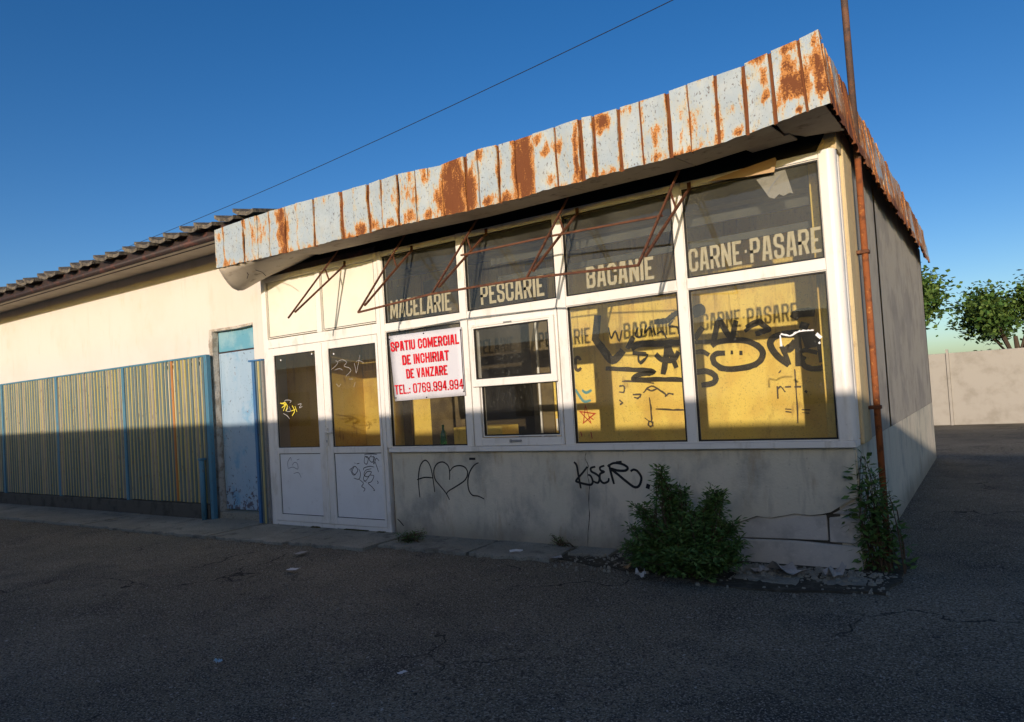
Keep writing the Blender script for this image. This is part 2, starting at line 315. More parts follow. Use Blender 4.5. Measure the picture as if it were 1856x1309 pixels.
# ---------------------------------------------------------------- ribbons: strokes lying on the plane y = const
def smooth_pts(P, n=5):
    if len(P) < 3: return P
    Q = []
    for i in range(len(P)-1):
        p0, p1, p2, p3 = P[max(i-1, 0)], P[i], P[i+1], P[min(i+2, len(P)-1)]
        for k in range(n):
            t = k/n
            Q.append(tuple(.5*((2*p1[j])+(-p0[j]+p2[j])*t+(2*p0[j]-5*p1[j]+4*p2[j]-p3[j])*t*t+(-p0[j]+3*p1[j]-3*p2[j]+p3[j])*t**3) for j in range(2)))
    Q.append(P[-1]); return Q
def ribbon2d(P, w, taper=0.0):
    """mitred ribbon about the 2-D polyline P; returns left and right rails"""
    L_, R_ = [], []; K = len(P); closed = (abs(P[0][0]-P[-1][0])+abs(P[0][1]-P[-1][1])) < 1e-6
    for i in range(K):
        p = Vector(P[i]); a = Vector(P[i-1]) if i > 0 else (Vector(P[-2]) if closed else None); b = Vector(P[i+1]) if i < K-1 else (Vector(P[1]) if closed else None)
        d1 = (p-a).normalized() if a is not None else None; d2 = (b-p).normalized() if b is not None else None
        d1 = d1 or d2; d2 = d2 or d1
        n1 = Vector((-d1.y, d1.x)); n2 = Vector((-d2.y, d2.x)); n = (n1+n2)
        n = n.normalized() if n.length > 1e-4 else n1
        k = 1/max(n.dot(n1), .42)
        ww = w/2*(1-taper*abs(2*i/(K-1)-1)**3)
        L_.append(p+n*ww*k); R_.append(p-n*ww*k)
    return L_, R_
_ly = [0]
def strokes(mb, lst, y, w, px=None, sm=True, taper=.25, jit=0.0):
    """lst: polylines; with px given they are photo pixels of that zoom, else (x, z)"""
    for s_ in lst:
        ww = w
        if isinstance(s_, dict): ww = s_['w']*(1.38 if y > 1 and s_['w'] > .03 else 1); s_ = s_['p']
        P = [((lambda q: (q.x, q.z))(aty(*px(*p), y)) if px else p) for p in s_]
        if sm: P = smooth_pts(P)
        A, B = ribbon2d(P, ww, taper)
        _ly[0] = (_ly[0]+1) % 7; yy = y-_ly[0]*.00025
        if jit: A = [a+Vector((random.uniform(-jit, jit), random.uniform(-jit, jit))) for a in A]
        n = len(A); mb.add([(a.x, yy, a.y) for a in A]+[(b.x, yy, b.y) for b in B], [(i, i+1, i+1+n, i+n) for i in range(n-1)])
    return mb
FONT = {
 'A': [[(0,0),(.30,1),(.70,1),(1,0)], [(.16,.28),(.84,.28)]],
 'B': [[(0,0),(0,1),(.78,1),(1,.88),(1,.64),(.8,.53),(.1,.53)], [(.8,.53),(1,.42),(1,.12),(.78,0),(0,0)]],
 'C': [[(1,.68),(1,.88),(.78,1),(.22,1),(0,.88),(0,.12),(.22,0),(.78,0),(1,.12),(1,.32)]],
 'D': [[(0,0),(0,1),(.74,1),(1,.86),(1,.14),(.74,0),(0,0)]],
 'E': [[(1,1),(0,1),(0,0),(1,0)], [(.0,.5),(.85,.5)]],
 'H': [[(0,0),(0,1)], [(1,0),(1,1)], [(0,.5),(1,.5)]],
 'I': [[(.5,0),(.5,1)]],
 'L': [[(0,1),(0,0),(1,0)]],
 'M': [[(0,0),(0,1)], [(1,0),(1,1)], [(.05,1),(.5,.18),(.95,1)]],
 'N': [[(0,0),(0,1)], [(1,0),(1,1)], [(.05,1),(.95,0)]],
 'O': [[(.22,0),(0,.12),(0,.88),(.22,1),(.78,1),(1,.88),(1,.12),(.78,0),(.22,0)]],
 'P': [[(0,0),(0,1),(.78,1),(1,.88),(1,.56),(.78,.44),(.0,.44)]],
 'R': [[(0,0),(0,1),(.78,1),(1,.88),(1,.60),(.78,.47),(.0,.47)], [(.58,.47),(1,0)]],
 'S': [[(1,.74),(1,.88),(.78,1),(.22,1),(0,.88),(0,.66),(.2,.54),(.8,.46),(1,.34),(1,.12),(.78,0),(.22,0),(0,.12),(0,.26)]],
 'T': [[(0,1),(1,1)], [(.5,1),(.5,0)]],
 'U': [[(0,1),(0,.12),(.22,0),(.78,0),(1,.12),(1,1)]],
 'V': [[(0,1),(.40,0),(.60,0),(1,1)]],
 'Z': [[(0,1),(1,1),(0,0),(1,0)]],
 '7': [[(0,1),(1,1),(.38,0)]],
 '6': [[(1,.78),(1,.88),(.78,1),(.22,1),(0,.88),(0,.12),(.22,0),(.78,0),(1,.12),(1,.44),(.78,.56),(0,.56)]],
 '9': [[(0,.22),(0,.12),(.22,0),(.78,0),(1,.12),(1,.88),(.78,1),(.22,1),(0,.88),(0,.56),(.22,.44),(1,.44)]],
 '4': [[(.78,0),(.78,1),(.6,1),(0,.28),(1,.28)]],
 '.': [[(.5,0),(.5,.02)]], ':': [[(.5,.05),(.5,.07)], [(.5,.5),(.5,.52)]], '-': [[(.1,.5),(.9,.5)]], '\u00b7': [[(.5,.4),(.5,.55)]],
}
FONT['0'] = FONT['O']
NARROW = {'I': .30, '.': .32, ':': .32, ' ': .42, '-': .55, '\u00b7': .45, 'M': 1.25, 'L': .86, 'E': .9}
def word(mb, text, quad, y, th=.30, gap=.30):
    """fit text to quad (BL, BR, TR, TL in x,z); th = stroke width as a share of the letter width"""
    BL, BR, TR, TL = [Vector(q) for q in quad]
    W = ((BR-BL).length+(TR-TL).length)/2; H = ((TL-BL).length+(TR-BR).length)/2
    adv = [NARROW.get(c, 1) for c in text]; tot = sum(adv)+gap*(len(text)-1); u = W/tot; t = th*u; x = 0
    if text in ('BACANIE',): pass
    for c, a in zip(text, adv):
        w_ = a*u
        for k, poly in enumerate(FONT.get(c, [])):
            if a < .5: P = [(x+w_/2, t/2*0+py*(H-0) if c == 'I' else t/2+py*(H-t)) for px_, py in poly]
            else: P = [(x+t/2+px_*(w_-t), t/2+py*(H-t)) for px_, py in poly]
            if c in '.:\u00b7': P = [(P[0][0], P[0][1]-t*.5), (P[0][0], P[0][1]+t*.5)]
            if c not in '.:\u00b7I' and poly[0] != poly[-1]:
                for e0, e1, k_ in ((0, 1, 0), (-1, -2, -1)):
                    if poly[e0][0] in (0, 1) or poly[e0][1] in (0, 1):
                        d_ = Vector(P[e0])-Vector(P[e1]); d_ = d_.normalized()*t/2
                        P[e0] = (min(max(P[e0][0]+d_.x, x+(t/2 if abs(d_.x) < t*.2 else 0)), x+w_-(t/2 if abs(d_.x) < t*.2 else 0)), P[e0][1]+d_.y)
            A, B = ribbon2d(P, t*(1.15 if c in '.:' else 1))
            yy = y-k*.0004
            def mp(p):
                s, r = p.x/W, min(max(p.y/H, 0), 1); q = (BL*(1-s)+BR*s)*(1-r)+(TL*(1-s)+TR*s)*r; return (q.x, yy, q.y)
            n = len(A); mb.add([mp(p) for p in A]+[mp(p) for p in B], [(i, i+1, i+1+n, i+n) for i in range(n-1)])
        x += w_+gap*u
    return mb

# ================================================================ SETTING
# asphalt: fine near the building, running to the horizon
def ground_mesh():
    mb = MB(); xs = [-1500, -300, -60, -30]+[-20+i*.5 for i in range(57)]+[12, 20, 60, 300, 1500]; ys = [-1500, -300, -60, -20, -12]+[-9+i*.4 for i in range(31)]+[6, 12, 30, 100, 400, 1500]
    def h(x, y):
        if abs(x) > 15 or abs(y) > 9: return 0
        f = noise.noise(Vector((x*.5, y*.5, 3)))*.012+noise.noise(Vector((x*1.7, y*1.7, 9)))*.006
        return f-.012
    mb.add([(x, y, h(x, y)) for y in ys for x in xs], [(j*len(xs)+i, j*len(xs)+i+1, (j+1)*len(xs)+i+1, (j+1)*len(xs)+i) for j in range(len(ys)-1) for i in range(len(xs)-1)])
    return mb
obj('ground', ground_mesh(), 'asphalt', smooth=True, kind='structure')
# broken cement apron at the foot of the building
apron = thing('pavement', (-5, -.4, 0), 'x', 'x'); del apron['label'], apron['category']; apron['kind'] = 'structure'
def rag(p, q, n, amp, seed):
    out = []
    for i in range(n+1):
        t = i/n; x = p[0]+(q[0]-p[0])*t; y = p[1]+(q[1]-p[1])*t
        e = 0 if i in (0, n) else 1
        out.append((x+noise.noise(Vector((t*n*.7, seed, 0)))*amp*e*.5, y+noise.noise(Vector((t*n*.9, seed+5, 2)))*amp*e+noise.noise(Vector((t*n*3.1, seed+5, 7)))*amp*.35*e))
    return out
def slab_piece(x0, x1, yf0, yf1, yb, z, seed):
    P = rag((x0, yb), (x0+.03, yf0), 5, .03, seed)[:-1]+rag((x0+.03, yf0), (x1, yf1), 14, .07, seed+11)+rag((x1, yf1), (x1-.02, yb), 5, .03, seed+23)[1:]
    obj('slab', MB().slab(P, -.06, z), 'apron', apron, bevel=.004)
sx = [(-18, -14.5, -.95), (-14.48, -11.2, -.97), (-11.18, -9.3, -.96), (-9.285, -8.15, -.93), (-8.135, -6.75, -.88), (-6.735, -5.55, -.80), (-5.535, -4.35, -.60), (-4.335, -3.42, -.58)]
for i, (a, b, yf) in enumerate(sx): slab_piece(a, b, yf, yf+.03, .30 if b < -8 else -.005, .018+.004*(i % 2), i*3.1)
slab_piece(-3.40, -2.98, -.30, -.24, -.005, .024, 40)
slab_piece(-1.80, -1.30, -.55, -.60, -.10, .006, 55)
slab_piece(-1.16, -.86, -.50, -.44, -.22, .004, 61)
obj('earth_patch', MB().slab(rag((-3.45, -.005), (-3.4, -.42), 4, .05, 71)+rag((-3.4, -.42), (-1.6, -.80), 12, .12, 73)+rag((-1.6, -.8), (-.72, -.58), 8, .10, 79)+rag((-.72, -.58), (-.62, .5), 6, .12, 83)[1:], -.05, .002), 'dirt', None, kind='structure')

# ================================================================ SHOP BUILDING
shop = thing('shop_building', (-4.4, 0, 0), 'low disused shop with yellow interior, white framed shop windows and rusty zinc canopy', 'shop building')
YF = -.030                                            # front of the frames
# plinth: core, render over it with a broken lower edge at the right, blocks showing under it
box('plinth_core', (-5.80, -.93, .040, .20, -.1, .935), 'kerb_dark', shop)  # dark core colour puts the shade into the gaps between blocks
edge = [(-2.02, -.04), (-1.98, .10), (-1.93, .22), (-1.861, .325), (-1.79, .352), (-1.712, .383), (-1.66, .372), (-1.588, .374), (-1.50, .392), (-1.413, .413), (-1.30, .404), (-1.206, .417), (-1.14, .435), (-1.081, .474), (-1.01, .52), (-.938, .563)]
obj('render_coat', MB().prism([(-5.80, -.05)]+edge+[(-.938, .938), (-5.80, .938)], 0, .0385), 'plinth', shop)
def blk(pts, y0, name='concrete_block'): obj(name, MB().prism(pts, y0, .0395), 'block', shop, bevel=.006)
blk([(-1.94, .190), (-1.60, .198), (-1.47, .202), (-1.178, .206), (-1.176, .36), (-1.18, .408), (-1.30, .396), (-1.413, .405), (-1.588, .366), (-1.712, .375), (-1.86, .318)], .016)
blk([(-1.168, .196), (-.94, .190), (-.94, .395), (-1.05, .402), (-1.16, .388)], .020)
blk([(-1.135, .418), (-.94, .412), (-.94, .545), (-1.01, .50), (-1.07, .455)], .024)
blk([(-1.98, -.05), (-.94, -.05), (-.94, .176), (-1.181, .180), (-1.30, .188), (-1.471, .192), (-1.75, .186), (-1.955, .18)], -.004, 'base_course')
# hairline cracks in the render
ck = MB(); wz = zoomf(690, 800, 4.124)
strokes(ck, [[(1535, 85), (1530, 130), (1550, 180), (1545, 240), (1560, 330), (1555, 430), (1560, 560), (1550, 690), (1548, 790)]], -.0015, .006, wz, jit=.003)
strokes(ck, [[(125, 580), (150, 605), (172, 632)]], -.0015, .012, wz)
obj('render_crack', ck, 'crack', shop)
# window sill strip and frames -------------------------------------------------
box('window_sill', (-5.80, -.915, -.052, .06, .940, .992), 'pvc', shop, .005)
X = dict(dl=-7.99, a0=-7.779, a1=-7.0, b0=-6.736, b1=-5.952, dr=-5.846, m0=-5.771, m1=-4.682, p0=-4.576, p1=-3.481, q0=-3.367, q1=-2.259, c0=-2.155, c1=-1.042)
ZS, ZL0, ZL1, ZU0, ZU1 = .992, .996, 2.318, 2.421, 3.196
def mull(x0, x1, z0, z1, y=YF, name='mullion'): return box(name, (x0, x1, y, .045, z0, z1), 'pvc', shop, .005)
mull(-5.842, -5.779, ZS+.001, 3.262)
for a, b in (('m1', 'p0'), ('p1', 'q0'), ('q1', 'c0')): mull(X[a]+.008, X[b]-.008, ZS+.001, 3.262)
corner = MB(); cx, cy = -.955, .008
cpts = [(-1.034, YF), (-.975, YF-.004)]+[(-.975+.062*math.sin(t), .028-.062*math.cos(t)) for t in [i*math.pi/2/6 for i in range(1, 7)]]+[(-.913, .07), (-1.034, .07)]
obj('corner_post', MB().slab(cpts, ZS+.001, 3.262), 'pvc', shop, .003)
bays = [('m0', 'm1'), ('p0', 'p1'), ('q0', 'q1'), ('c0', 'c1')]
for i, (a, b) in enumerate(bays):
    box('transom', (X[a]-.006 if i else -5.778, X[b]+.006, YF+.003, .042, ZL1+.008, ZU0-.008), 'pvc', shop, .004)
    box('head_rail', (X[a]-.006 if i else -5.778, X[b]+.006, YF+.003, .042, ZU1+.008, 3.258), 'pvc', shop, .004)
# a glazed light: bead ring > gasket, pane, and what is on the pane
def light(name, x0, x1, z0, z1, gmat, label=None, bead=.020, y=.0, off=0.0):
    mb = MB()
    def ring(mb, x0, x1, z0, z1, t, ya, yb):
        mb.box(x0, x0+t, ya, yb, z0, z1); mb.box(x1-t, x1, ya, yb, z0, z1); mb.box(x0+t, x1-t, ya, yb, z0, z0+t); mb.box(x0+t, x1-t, ya, yb, z1-t, z1)
    ring(mb, x0-bead+.008, x1+bead-.008, z0-bead+.008, z1+bead-.008, bead, y-.012, y+.03)
    W = obj(name, mb, 'pvc', shop, label=label)
    g = MB(); ring(g, x0-.001, x1+.001, z0-.001, z1+.001, .013, y-.0135, y+.012); obj('gasket', g, 'gasket', W)
    obj('pane', MB().quad((x0+.002, y+.004, z0+.002), (x1-.002, y+.004, z0+.002), (x1-.002, y+.004, z1-.002), (x0+.002, y+.004, z1-.002)), gmat, W)
    return W
words = ['MACELARIE', 'PESCARIE', 'BACANIE', 'CARNE-PASARE']
wq = [[(-5.706, 2.468), (-4.803, 2.462), (-4.801, 2.668), (-5.693, 2.676)], [(-4.402, 2.468), (-3.623, 2.465), (-3.622, 2.672), (-4.402, 2.674)],
      [(-3.149, 2.469), (-2.467, 2.464), (-2.463, 2.668), (-3.146, 2.672)], [(-2.139, 2.474), (-1.064, 2.474), (-1.059, 2.676), (-2.137, 2.672)]]
fan = []
for (a, b), t, q in zip(bays, words, wq):
    W = light('fanlight', X[a], X[b], ZU0, ZU1, 'glass_film', 'grimy upper light lettered '+t, y=.0); fan.append(W)
    obj('lettering', word(MB(), t, q, .0022, .31, .15), 'letter', W, label='beige stencilled word '+t)
W0 = light('window', X['m0'], X['m1'], ZL0+.01, ZL1, 'glass', 'lower window half covered by the banner')
W2 = light('window', X['q0'], X['q1'], ZL0+.01, ZL1, 'glass', 'wide lower window with black spray tag left of the last bay')
W3 = light('window', X['c0'], X['c1'], ZL0+.01, ZL1, 'glass', 'wide lower window at the corner with looping black spray tag')
# sliding serving window in the second bay
sw = light('serving_window', -4.453, -3.544, 1.099, 1.618, 'glass', 'lower half of the sliding serving window', bead=.022, y=.006)
obj('outer_frame', MB().box(-4.572, -4.478, YF+.004, .04, ZS+.004, 2.322).box(-3.518, -3.486, YF+.004, .04, ZS+.004, 2.322).box(-4.478, -3.518, YF+.004, .04, ZS+.004, 1.076).box(-4.476, -3.52, YF+.006, .04, 2.26, 2.322), 'pvc', sw, .004)
us = light('sliding_sash', -4.483, -3.571, 1.692, 2.222, 'glass', 'upper sliding sash of the serving window, half raised', bead=.024, y=-.040)
obj('sash_frame', MB().box(-4.538, -4.50, -.062, -.012, 1.615, 2.262).box(-3.556, -3.506, -.062, -.012, 1.615, 2.262).box(-4.50, -3.556, -.062, -.012, 1.615, 1.676).box(-4.50, -3.556, -.062, -.012, 2.238, 2.262), 'pvc', us, .004)
obj('latch', MB().box(-4.10, -3.98, -.045, -.027, 1.035, 1.055).box(-4.12, -4.10, -.05, -.027, 1.03, 1.06), 'metal_grey', sw, .003)
obj('latch', MB().box(-4.09, -3.99, -.072, -.063, 2.242, 2.256), 'metal_grey', us, .002)
# side window past the corner post
def sbox(name, y0, y1, z0, z1, x1, mats, par=shop, x0=-.99, bev=.004): return box(name, (x0, x1, y0, y1, z0, z1), mats, par, bev)
sbox('side_frame', .165, .235, ZS, 3.26, -.922, 'pvc')
sbox('side_transom', .072, .164, ZL1, ZU0, -.925, 'pvc'); sbox('side_sill', .072, .164, .94, ZS, -.915, 'pvc'); sbox('side_head', .072, .164, ZU1, 3.262, -.925, 'pvc')
for z0, z1 in ((ZS, ZL1), (ZU0, ZU1)):
    obj('side_pane', MB().quad((-.937, .0725, z0+.001), (-.937, .1645, z0+.001), (-.937, .1645, z1-.001), (-.937, .0725, z1-.001)), 'glass', shop)
    sbox('side_gasket', .155, .1647, z0+.002, z1-.002, -.928, 'gasket', x0=-.95, bev=0)
# side plinth, column, side wall
box('side_plinth', (-1.08, -.928, .036, 8.0, -.1, .938), 'plinth', shop)
box('concrete_column', (-1.10, -.895, .24, .66, .94, 3.48), 'column', shop, .012)
box('side_wall', (-1.06, -.93, .662, 8.0, .94, 3.55), 'sidewall', shop)
obj('corner_plaster', MB().prism([(-1.06, 3.262), (-.905, 3.262), (-.90, 3.46), (-.95, 3.46)], .03, .24), 'column', shop)
# interior shell
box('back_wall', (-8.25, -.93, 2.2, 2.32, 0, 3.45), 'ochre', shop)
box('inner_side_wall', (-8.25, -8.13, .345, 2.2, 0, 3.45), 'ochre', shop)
box('inner_end_wall', (-1.07, -1.062, .30, 2.2, .2, 3.45), 'ochre', shop)
box('inner_pillar', (-1.190, -1.100, .38, .50, .0, 3.3), 'ochre', shop, .004)
box('shade_panel', (-7.60, -7.44, 2.15, 2.198, 0, 3.3), 'ochre_dark', shop)  # dark boards added where the yellow back wall is only unlit
box('shade_panel', (-7.04, -6.37, 2.15, 2.198, 0, 3.3), 'ochre_dark', shop)
box('shade_panel', (-5.215, -4.90, 2.17, 2.198, 0, 3.3), 'ochre_dark', shop)
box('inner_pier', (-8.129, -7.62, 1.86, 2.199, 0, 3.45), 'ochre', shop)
box('ceiling', (-8.25, -1.0, .05, 2.3, 3.46, 3.50), 'ceil', shop)
box('inner_floor', (-8.25, -1.0, .2, 2.3, -.02, .03), 'ceil', shop)
box('lintel', (-8.0, -.99, .05, .22, 3.262, 3.62), 'dark', shop)
box('ceiling_beam', (-8.1, -1.07, 1.0, 1.18, 3.25, 3.458), 'ceil', shop)
box('ceiling_beam', (-8.1, -1.07, 1.7, 1.8, 3.33, 3.458), 'ceil', shop)
box('doorway_shade', (-6.14, -5.22, 2.192, 2.199, .05, 3.1), 'doorway', shop, label='dark board painted as doorway shade on the yellow back wall')  # thin dark board painted as the shade inside a doorway
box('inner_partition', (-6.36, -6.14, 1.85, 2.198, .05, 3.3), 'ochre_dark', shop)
box('band_rail', (-4.60, -1.12, .50, .54, 2.975, 3.05), 'rail_grey', shop)  # added rails that give the pale lit bands behind the fanlights
box('band_rail', (-4.60, -1.12, .62, .66, 2.80, 2.86), 'rail_grey', shop)
box('lit_strip', (-5.10, -5.075, 2.13, 2.155, .9, 2.5), 'pvc', shop, .003)  # pale strips added in place of narrow sunlit slivers of the wall
box('lit_strip', (-4.86, -4.80, 2.14, 2.19, 1.0, 1.16), 'pvc', shop, .003)
box('sun_patch_box', (-6.1, -5.3, 1.5, 1.9, .0, 1.12), 'ochre', shop, .01)  # added box that stands in for a sunlit patch of inner wall
box('roof_slab', (-8.2, -.93, .06, 8.0, 3.625, 3.70), 'ceil', shop)
box('rear_wall', (-8.2, -.93, 7.9, 8.0, 0, 3.55), 'sidewall', shop)
# marks on the back wall
zc = zoomf(1000, 520, 4.09); zd = zoomf(1230, 520, 4.09)
mk = MB()
strokes(mk, [[(725, 820), (735, 900), (742, 1010)], [(770, 905), (900, 912), (985, 912)], [(690, 970), (730, 1000)], [(720, 1000), (745, 1000), (748, 1030), (720, 1030), (720, 1000)], [(500, 840), (525, 858), (505, 872)], [(600, 800), (660, 800), (640, 825), (610, 820)], [(680, 785), (740, 735), (820, 780), (860, 810)], [(700, 755), (740, 770), (780, 755)], [(840, 815), (870, 790), (905, 800)], [(520, 700), (690, 705), (760, 715)], [(500, 740), (535, 735), (535, 780), (500, 780)]], 2.195, .022, zc, jit=.006)
strokes(mk, [[(860, 610), (875, 800), (885, 1010)], [(740, 640), (760, 620)], [(730, 735), (735, 830)], [(735, 760), (760, 740), (790, 780)], {'p': [(790, 742), (835, 740)], 'w': .028}, {'p': [(860, 742), (910, 742)], 'w': .022}, {'p': [(935, 770), (955, 785)], 'w': .03}, {'p': [(790, 905), (838, 908)], 'w': .02}, {'p': [(792, 925), (838, 930)], 'w': .02}, {'p': [(915, 910), (978, 912)], 'w': .02}, {'p': [(918, 930), (970, 936)], 'w': .018}], 2.195, .018, zd, jit=.006)
obj('wall_marks', mk, 'spray_brown', shop, label='dark scuffs and drawn marks on the yellow back wall')
mr = strokes(MB(), [[(235, 1010), (250, 880), (290, 1010), (210, 925), (320, 940), (235, 1010)], [(275, 960), (310, 985)], [(215, 1075), (225, 1110)], [(290, 1075), (300, 1125)]], 2.194, .018, zc, sm=False)
obj('wall_graffiti', mr, 'spray_red', shop, label='red star tag on the yellow back wall')
mt_ = strokes(MB(), [[(175, 760), (200, 800), (240, 850), (290, 840)], [(225, 765), (255, 785), (295, 765)]], 2.194, .035, zc)
obj('wall_graffiti', mt_, 'spray_teal', shop, label='teal curve sprayed on the yellow back wall')
ml = MB(); strokes(ml, [[(215, 545), (200, 525), (180, 530), (175, 570), (180, 610), (200, 618), (218, 600)]], 2.193, .045, zc); obj('wall_letter', ml, 'spray_brown', shop)

# paint on the windows ---------------------------------------------------------
gA = MB()
strokes(gA, [{'p': [(320, 385), (370, 450), (450, 545), (530, 470)], 'w': .075}, {'p': [(560, 460), (590, 400), (605, 370)], 'w': .05}, {'p': [(400, 605), (560, 612), (735, 622), (735, 640), (650, 650), (605, 680), (640, 690), (800, 685), (1000, 690)], 'w': .045},
             {'p': [(855, 400), (850, 500), (825, 650)], 'w': .055}, {'p': [(855, 400), (880, 480), (925, 600)], 'w': .05}, {'p': [(770, 500), (820, 540), (900, 540), (940, 480)], 'w': .05}, {'p': [(640, 505), (660, 570), (710, 505), (650, 500)], 'w': .022},
             {'p': [(590, 460), (650, 425), (800, 420), (1000, 410)], 'w': .06}, {'p': [(600, 490), (700, 500)], 'w': .04}, {'p': [(760, 260), (850, 250), (900, 210), (935, 190)], 'w': .05}, {'p': [(320, 400), (340, 210)], 'w': .09}], 2.190, .055, zc, taper=.15, jit=.005)
strokes(gA, [[(420, 300), (440, 380), (470, 330), (500, 400), (520, 320)], [(700, 280), (690, 340), (730, 300), (745, 370)], [(640, 300), (620, 360), (660, 370), (670, 310)], [(750, 290), (770, 360)], [(640, 520), (650, 560), (690, 530)], [(780, 350), (820, 330), (850, 380)], [(430, 620), (520, 600), (640, 610)], [(900, 250), (870, 290), (930, 300), (940, 350)]], 2.190, .024, zc, taper=.3, jit=.003)
obj('graffiti', gA, 'spray_wall', shop, label='black sprayed tag on the back wall seen through the third bay')
gB = MB()
strokes(gB, [{'p': [(110, 410), (190, 408), (262, 404)], 'w': .035}, {'p': [(262, 404), (275, 330), (300, 250), (350, 330), (400, 400)], 'w': .05}, {'p': [(400, 400), (410, 320), (425, 250)], 'w': .045},
             {'p': [(490, 330), (540, 290), (610, 260), (560, 262), (500, 300)], 'w': .035}, {'p': [(600, 265), (665, 312), (630, 330), (570, 350)], 'w': .045},
             {'p': [(245, 440), (290, 410), (400, 395), (520, 405), (610, 460), (620, 520), (570, 575), (450, 605), (340, 608), (270, 570), (255, 520), (285, 495), (345, 490)], 'w': .05},
             {'p': [(385, 487), (405, 487)], 'w': .035}, {'p': [(450, 490), (475, 490)], 'w': .04}, {'p': [(105, 490), (170, 480), (225, 505)], 'w': .04}, {'p': [(110, 640), (200, 625), (270, 660), (260, 710), (170, 730)], 'w': .05}, {'p': [(95, 190), (150, 150), (175, 180), (110, 210)], 'w': .06}, {'p': [(120, 390), (150, 340), (180, 300)], 'w': .05},
             {'p': [(760, 352), (700, 380), (680, 430), (730, 510), (820, 580)], 'w': .055}, {'p': [(820, 580), (790, 500), (760, 440)], 'w': .04}, {'p': [(760, 350), (820, 350), (900, 345), (990, 335)], 'w': .06}, {'p': [(790, 440), (820, 460), (870, 400)], 'w': .06},
             {'p': [(880, 350), (890, 470), (890, 590)], 'w': .055}, {'p': [(955, 350), (975, 390), (990, 450)], 'w': .11}, {'p': [(990, 440), (1020, 400), (1050, 440), (1065, 560)], 'w': .05}, {'p': [(880, 490), (940, 470), (1030, 490)], 'w': .035}, {'p': [(930, 510), (915, 560), (960, 600), (1040, 605), (1075, 590)], 'w': .045},
             {'p': [(850, 235), (880, 200), (940, 190), (1010, 190)], 'w': .07}, {'p': [(900, 280), (960, 300)], 'w': .06}], 2.190, .055, zd, taper=.12, jit=.004)
obj('graffiti', gB, 'spray_wall', shop, label='looping black sprayed tag on the back wall seen through the corner bay')
tp = MB(); strokes(tp, [{'p': [(755, 350), (830, 362), (880, 335), (930, 325), (1000, 322)], 'w': .012}, {'p': [(755, 360), (760, 440)], 'w': .02}, {'p': [(1020, 350), (1055, 380)], 'w': .03}, {'p': [(1040, 410), (1050, 420)], 'w': .025}], -.002, .03, zd, jit=.006)
obj('tape', tp, 'tape', W3, label='torn white tape stuck to the corner pane')
# torn paper behind the last fanlight
pp = MB(); P_ = [(-1.521, 3.150), (-1.292, 3.185), (-1.244, 2.977), (-1.27, 2.99), (-1.32, 2.972), (-1.35, 2.995), (-1.39, 2.965), (-1.431, 2.985)]
obj('torn_paper', MB().prism(P_, .010, .013), 'paper', fan[3], label='torn grey paper taped inside the glass')
st = strokes(MB(), [[(730, 250), (760, 215), (820, 205)], [(700, 410), (740, 330), (800, 250)]], .001, .008, zoomf(1230, 260, 4.362)); obj('tape', st, 'spray_grey', fan[3])

# ---- double door ------------------------------------------------------------
box('door_frame', (-7.99, -7.905, YF, .05, .0, 3.262), 'pvc', shop, .005)
box('door_frame', (-5.905, -5.848, YF, .05, .0, 3.262), 'pvc', shop, .005)
box('door_head', (-7.904, -5.906, YF+.003, .05, 2.318, 2.435), 'pvc', shop, .004)
box('threshold', (-7.904, -5.906, YF+.003, .05, .0, .066), 'pvc', shop, .004)
box('panel_rail', (-7.904, -5.906, YF+.003, .05, 3.19, 3.262), 'pvc', shop, .004)
box('panel_post', (-6.93, -6.845, YF, .05, 2.436, 3.189), 'pvc', shop, .004)
for x0, x1 in ((-7.900, -6.935), (-6.84, -5.910)):
    P_ = box('upper_panel', (x0, x1, -.004, .04, 2.45, 3.187), 'pvc_panel', shop, .003)
    g = MB(); t = .008; g.box(x0+.012, x0+.012+t, -.006, -.003, 2.462, 3.175).box(x1-.012-t, x1-.012, -.006, -.003, 2.462, 3.175).box(x0+.02, x1-.02, -.006, -.003, 2.462, 2.470); obj('panel_joint', g, 'gasket', P_)
def leaf(x0, x1, g0, g1, lab):
    D = obj('door_leaf', MB().box(x0, g0-.012, -.036, .012, .070, 2.312).box(g1+.012, x1, -.036, .012, .070, 2.312).box(g0-.012, g1+.012, -.034, .012, .070, .154).box(g0-.012, g1+.012, -.034, .012, .937, 1.013).box(g0-.012, g1+.012, -.034, .012, 2.215, 2.312), 'pvc', shop, .004, label=lab)
    g = MB()
    for z0, z1 in ((.152, .939), (1.011, 2.217)):
        g.box(g0-.014, g0-.004, -.020, -.010, z0, z1).box(g1+.004, g1+.014, -.020, -.010, z0, z1).box(g0-.004, g1+.004, -.020, -.010, z0, z0+.010).box(g0-.004, g1+.004, -.020, -.010, z1-.010, z1)
    obj('gasket', g, 'gasket', D)
    obj('lower_panel', MB().box(g0-.010, g1+.010, -.016, .004, .155, .936), 'pvc_door', D)
    obj('pane', MB().quad((g0-.010, -.012, 1.014), (g1+.010, -.012, 1.014), (g1+.010, -.012, 2.214), (g0-.010, -.012, 2.214)), 'glass_door', D)
    return D
DL = leaf(-7.900, -6.884, X['a0'], X['a1'], 'left leaf of the white double door')
DR = leaf(-6.876, -5.910, X['b0'], X['b1'], 'right leaf of the white double door with handle')
obj('astragal', MB().box(-6.905, -6.850, -.050, -.037, .085, 2.30), 'pvc', DR, .003)
obj('handle', MB().box(-6.845, -6.815, -.052, -.037, 1.03, 1.25).bar((-6.83, -.052, 1.20), (-6.83, -.085, 1.20), .02).bar((-6.84, -.082, 1.20), (-6.70, -.082, 1.195), .02), 'pvc', DR, .003)
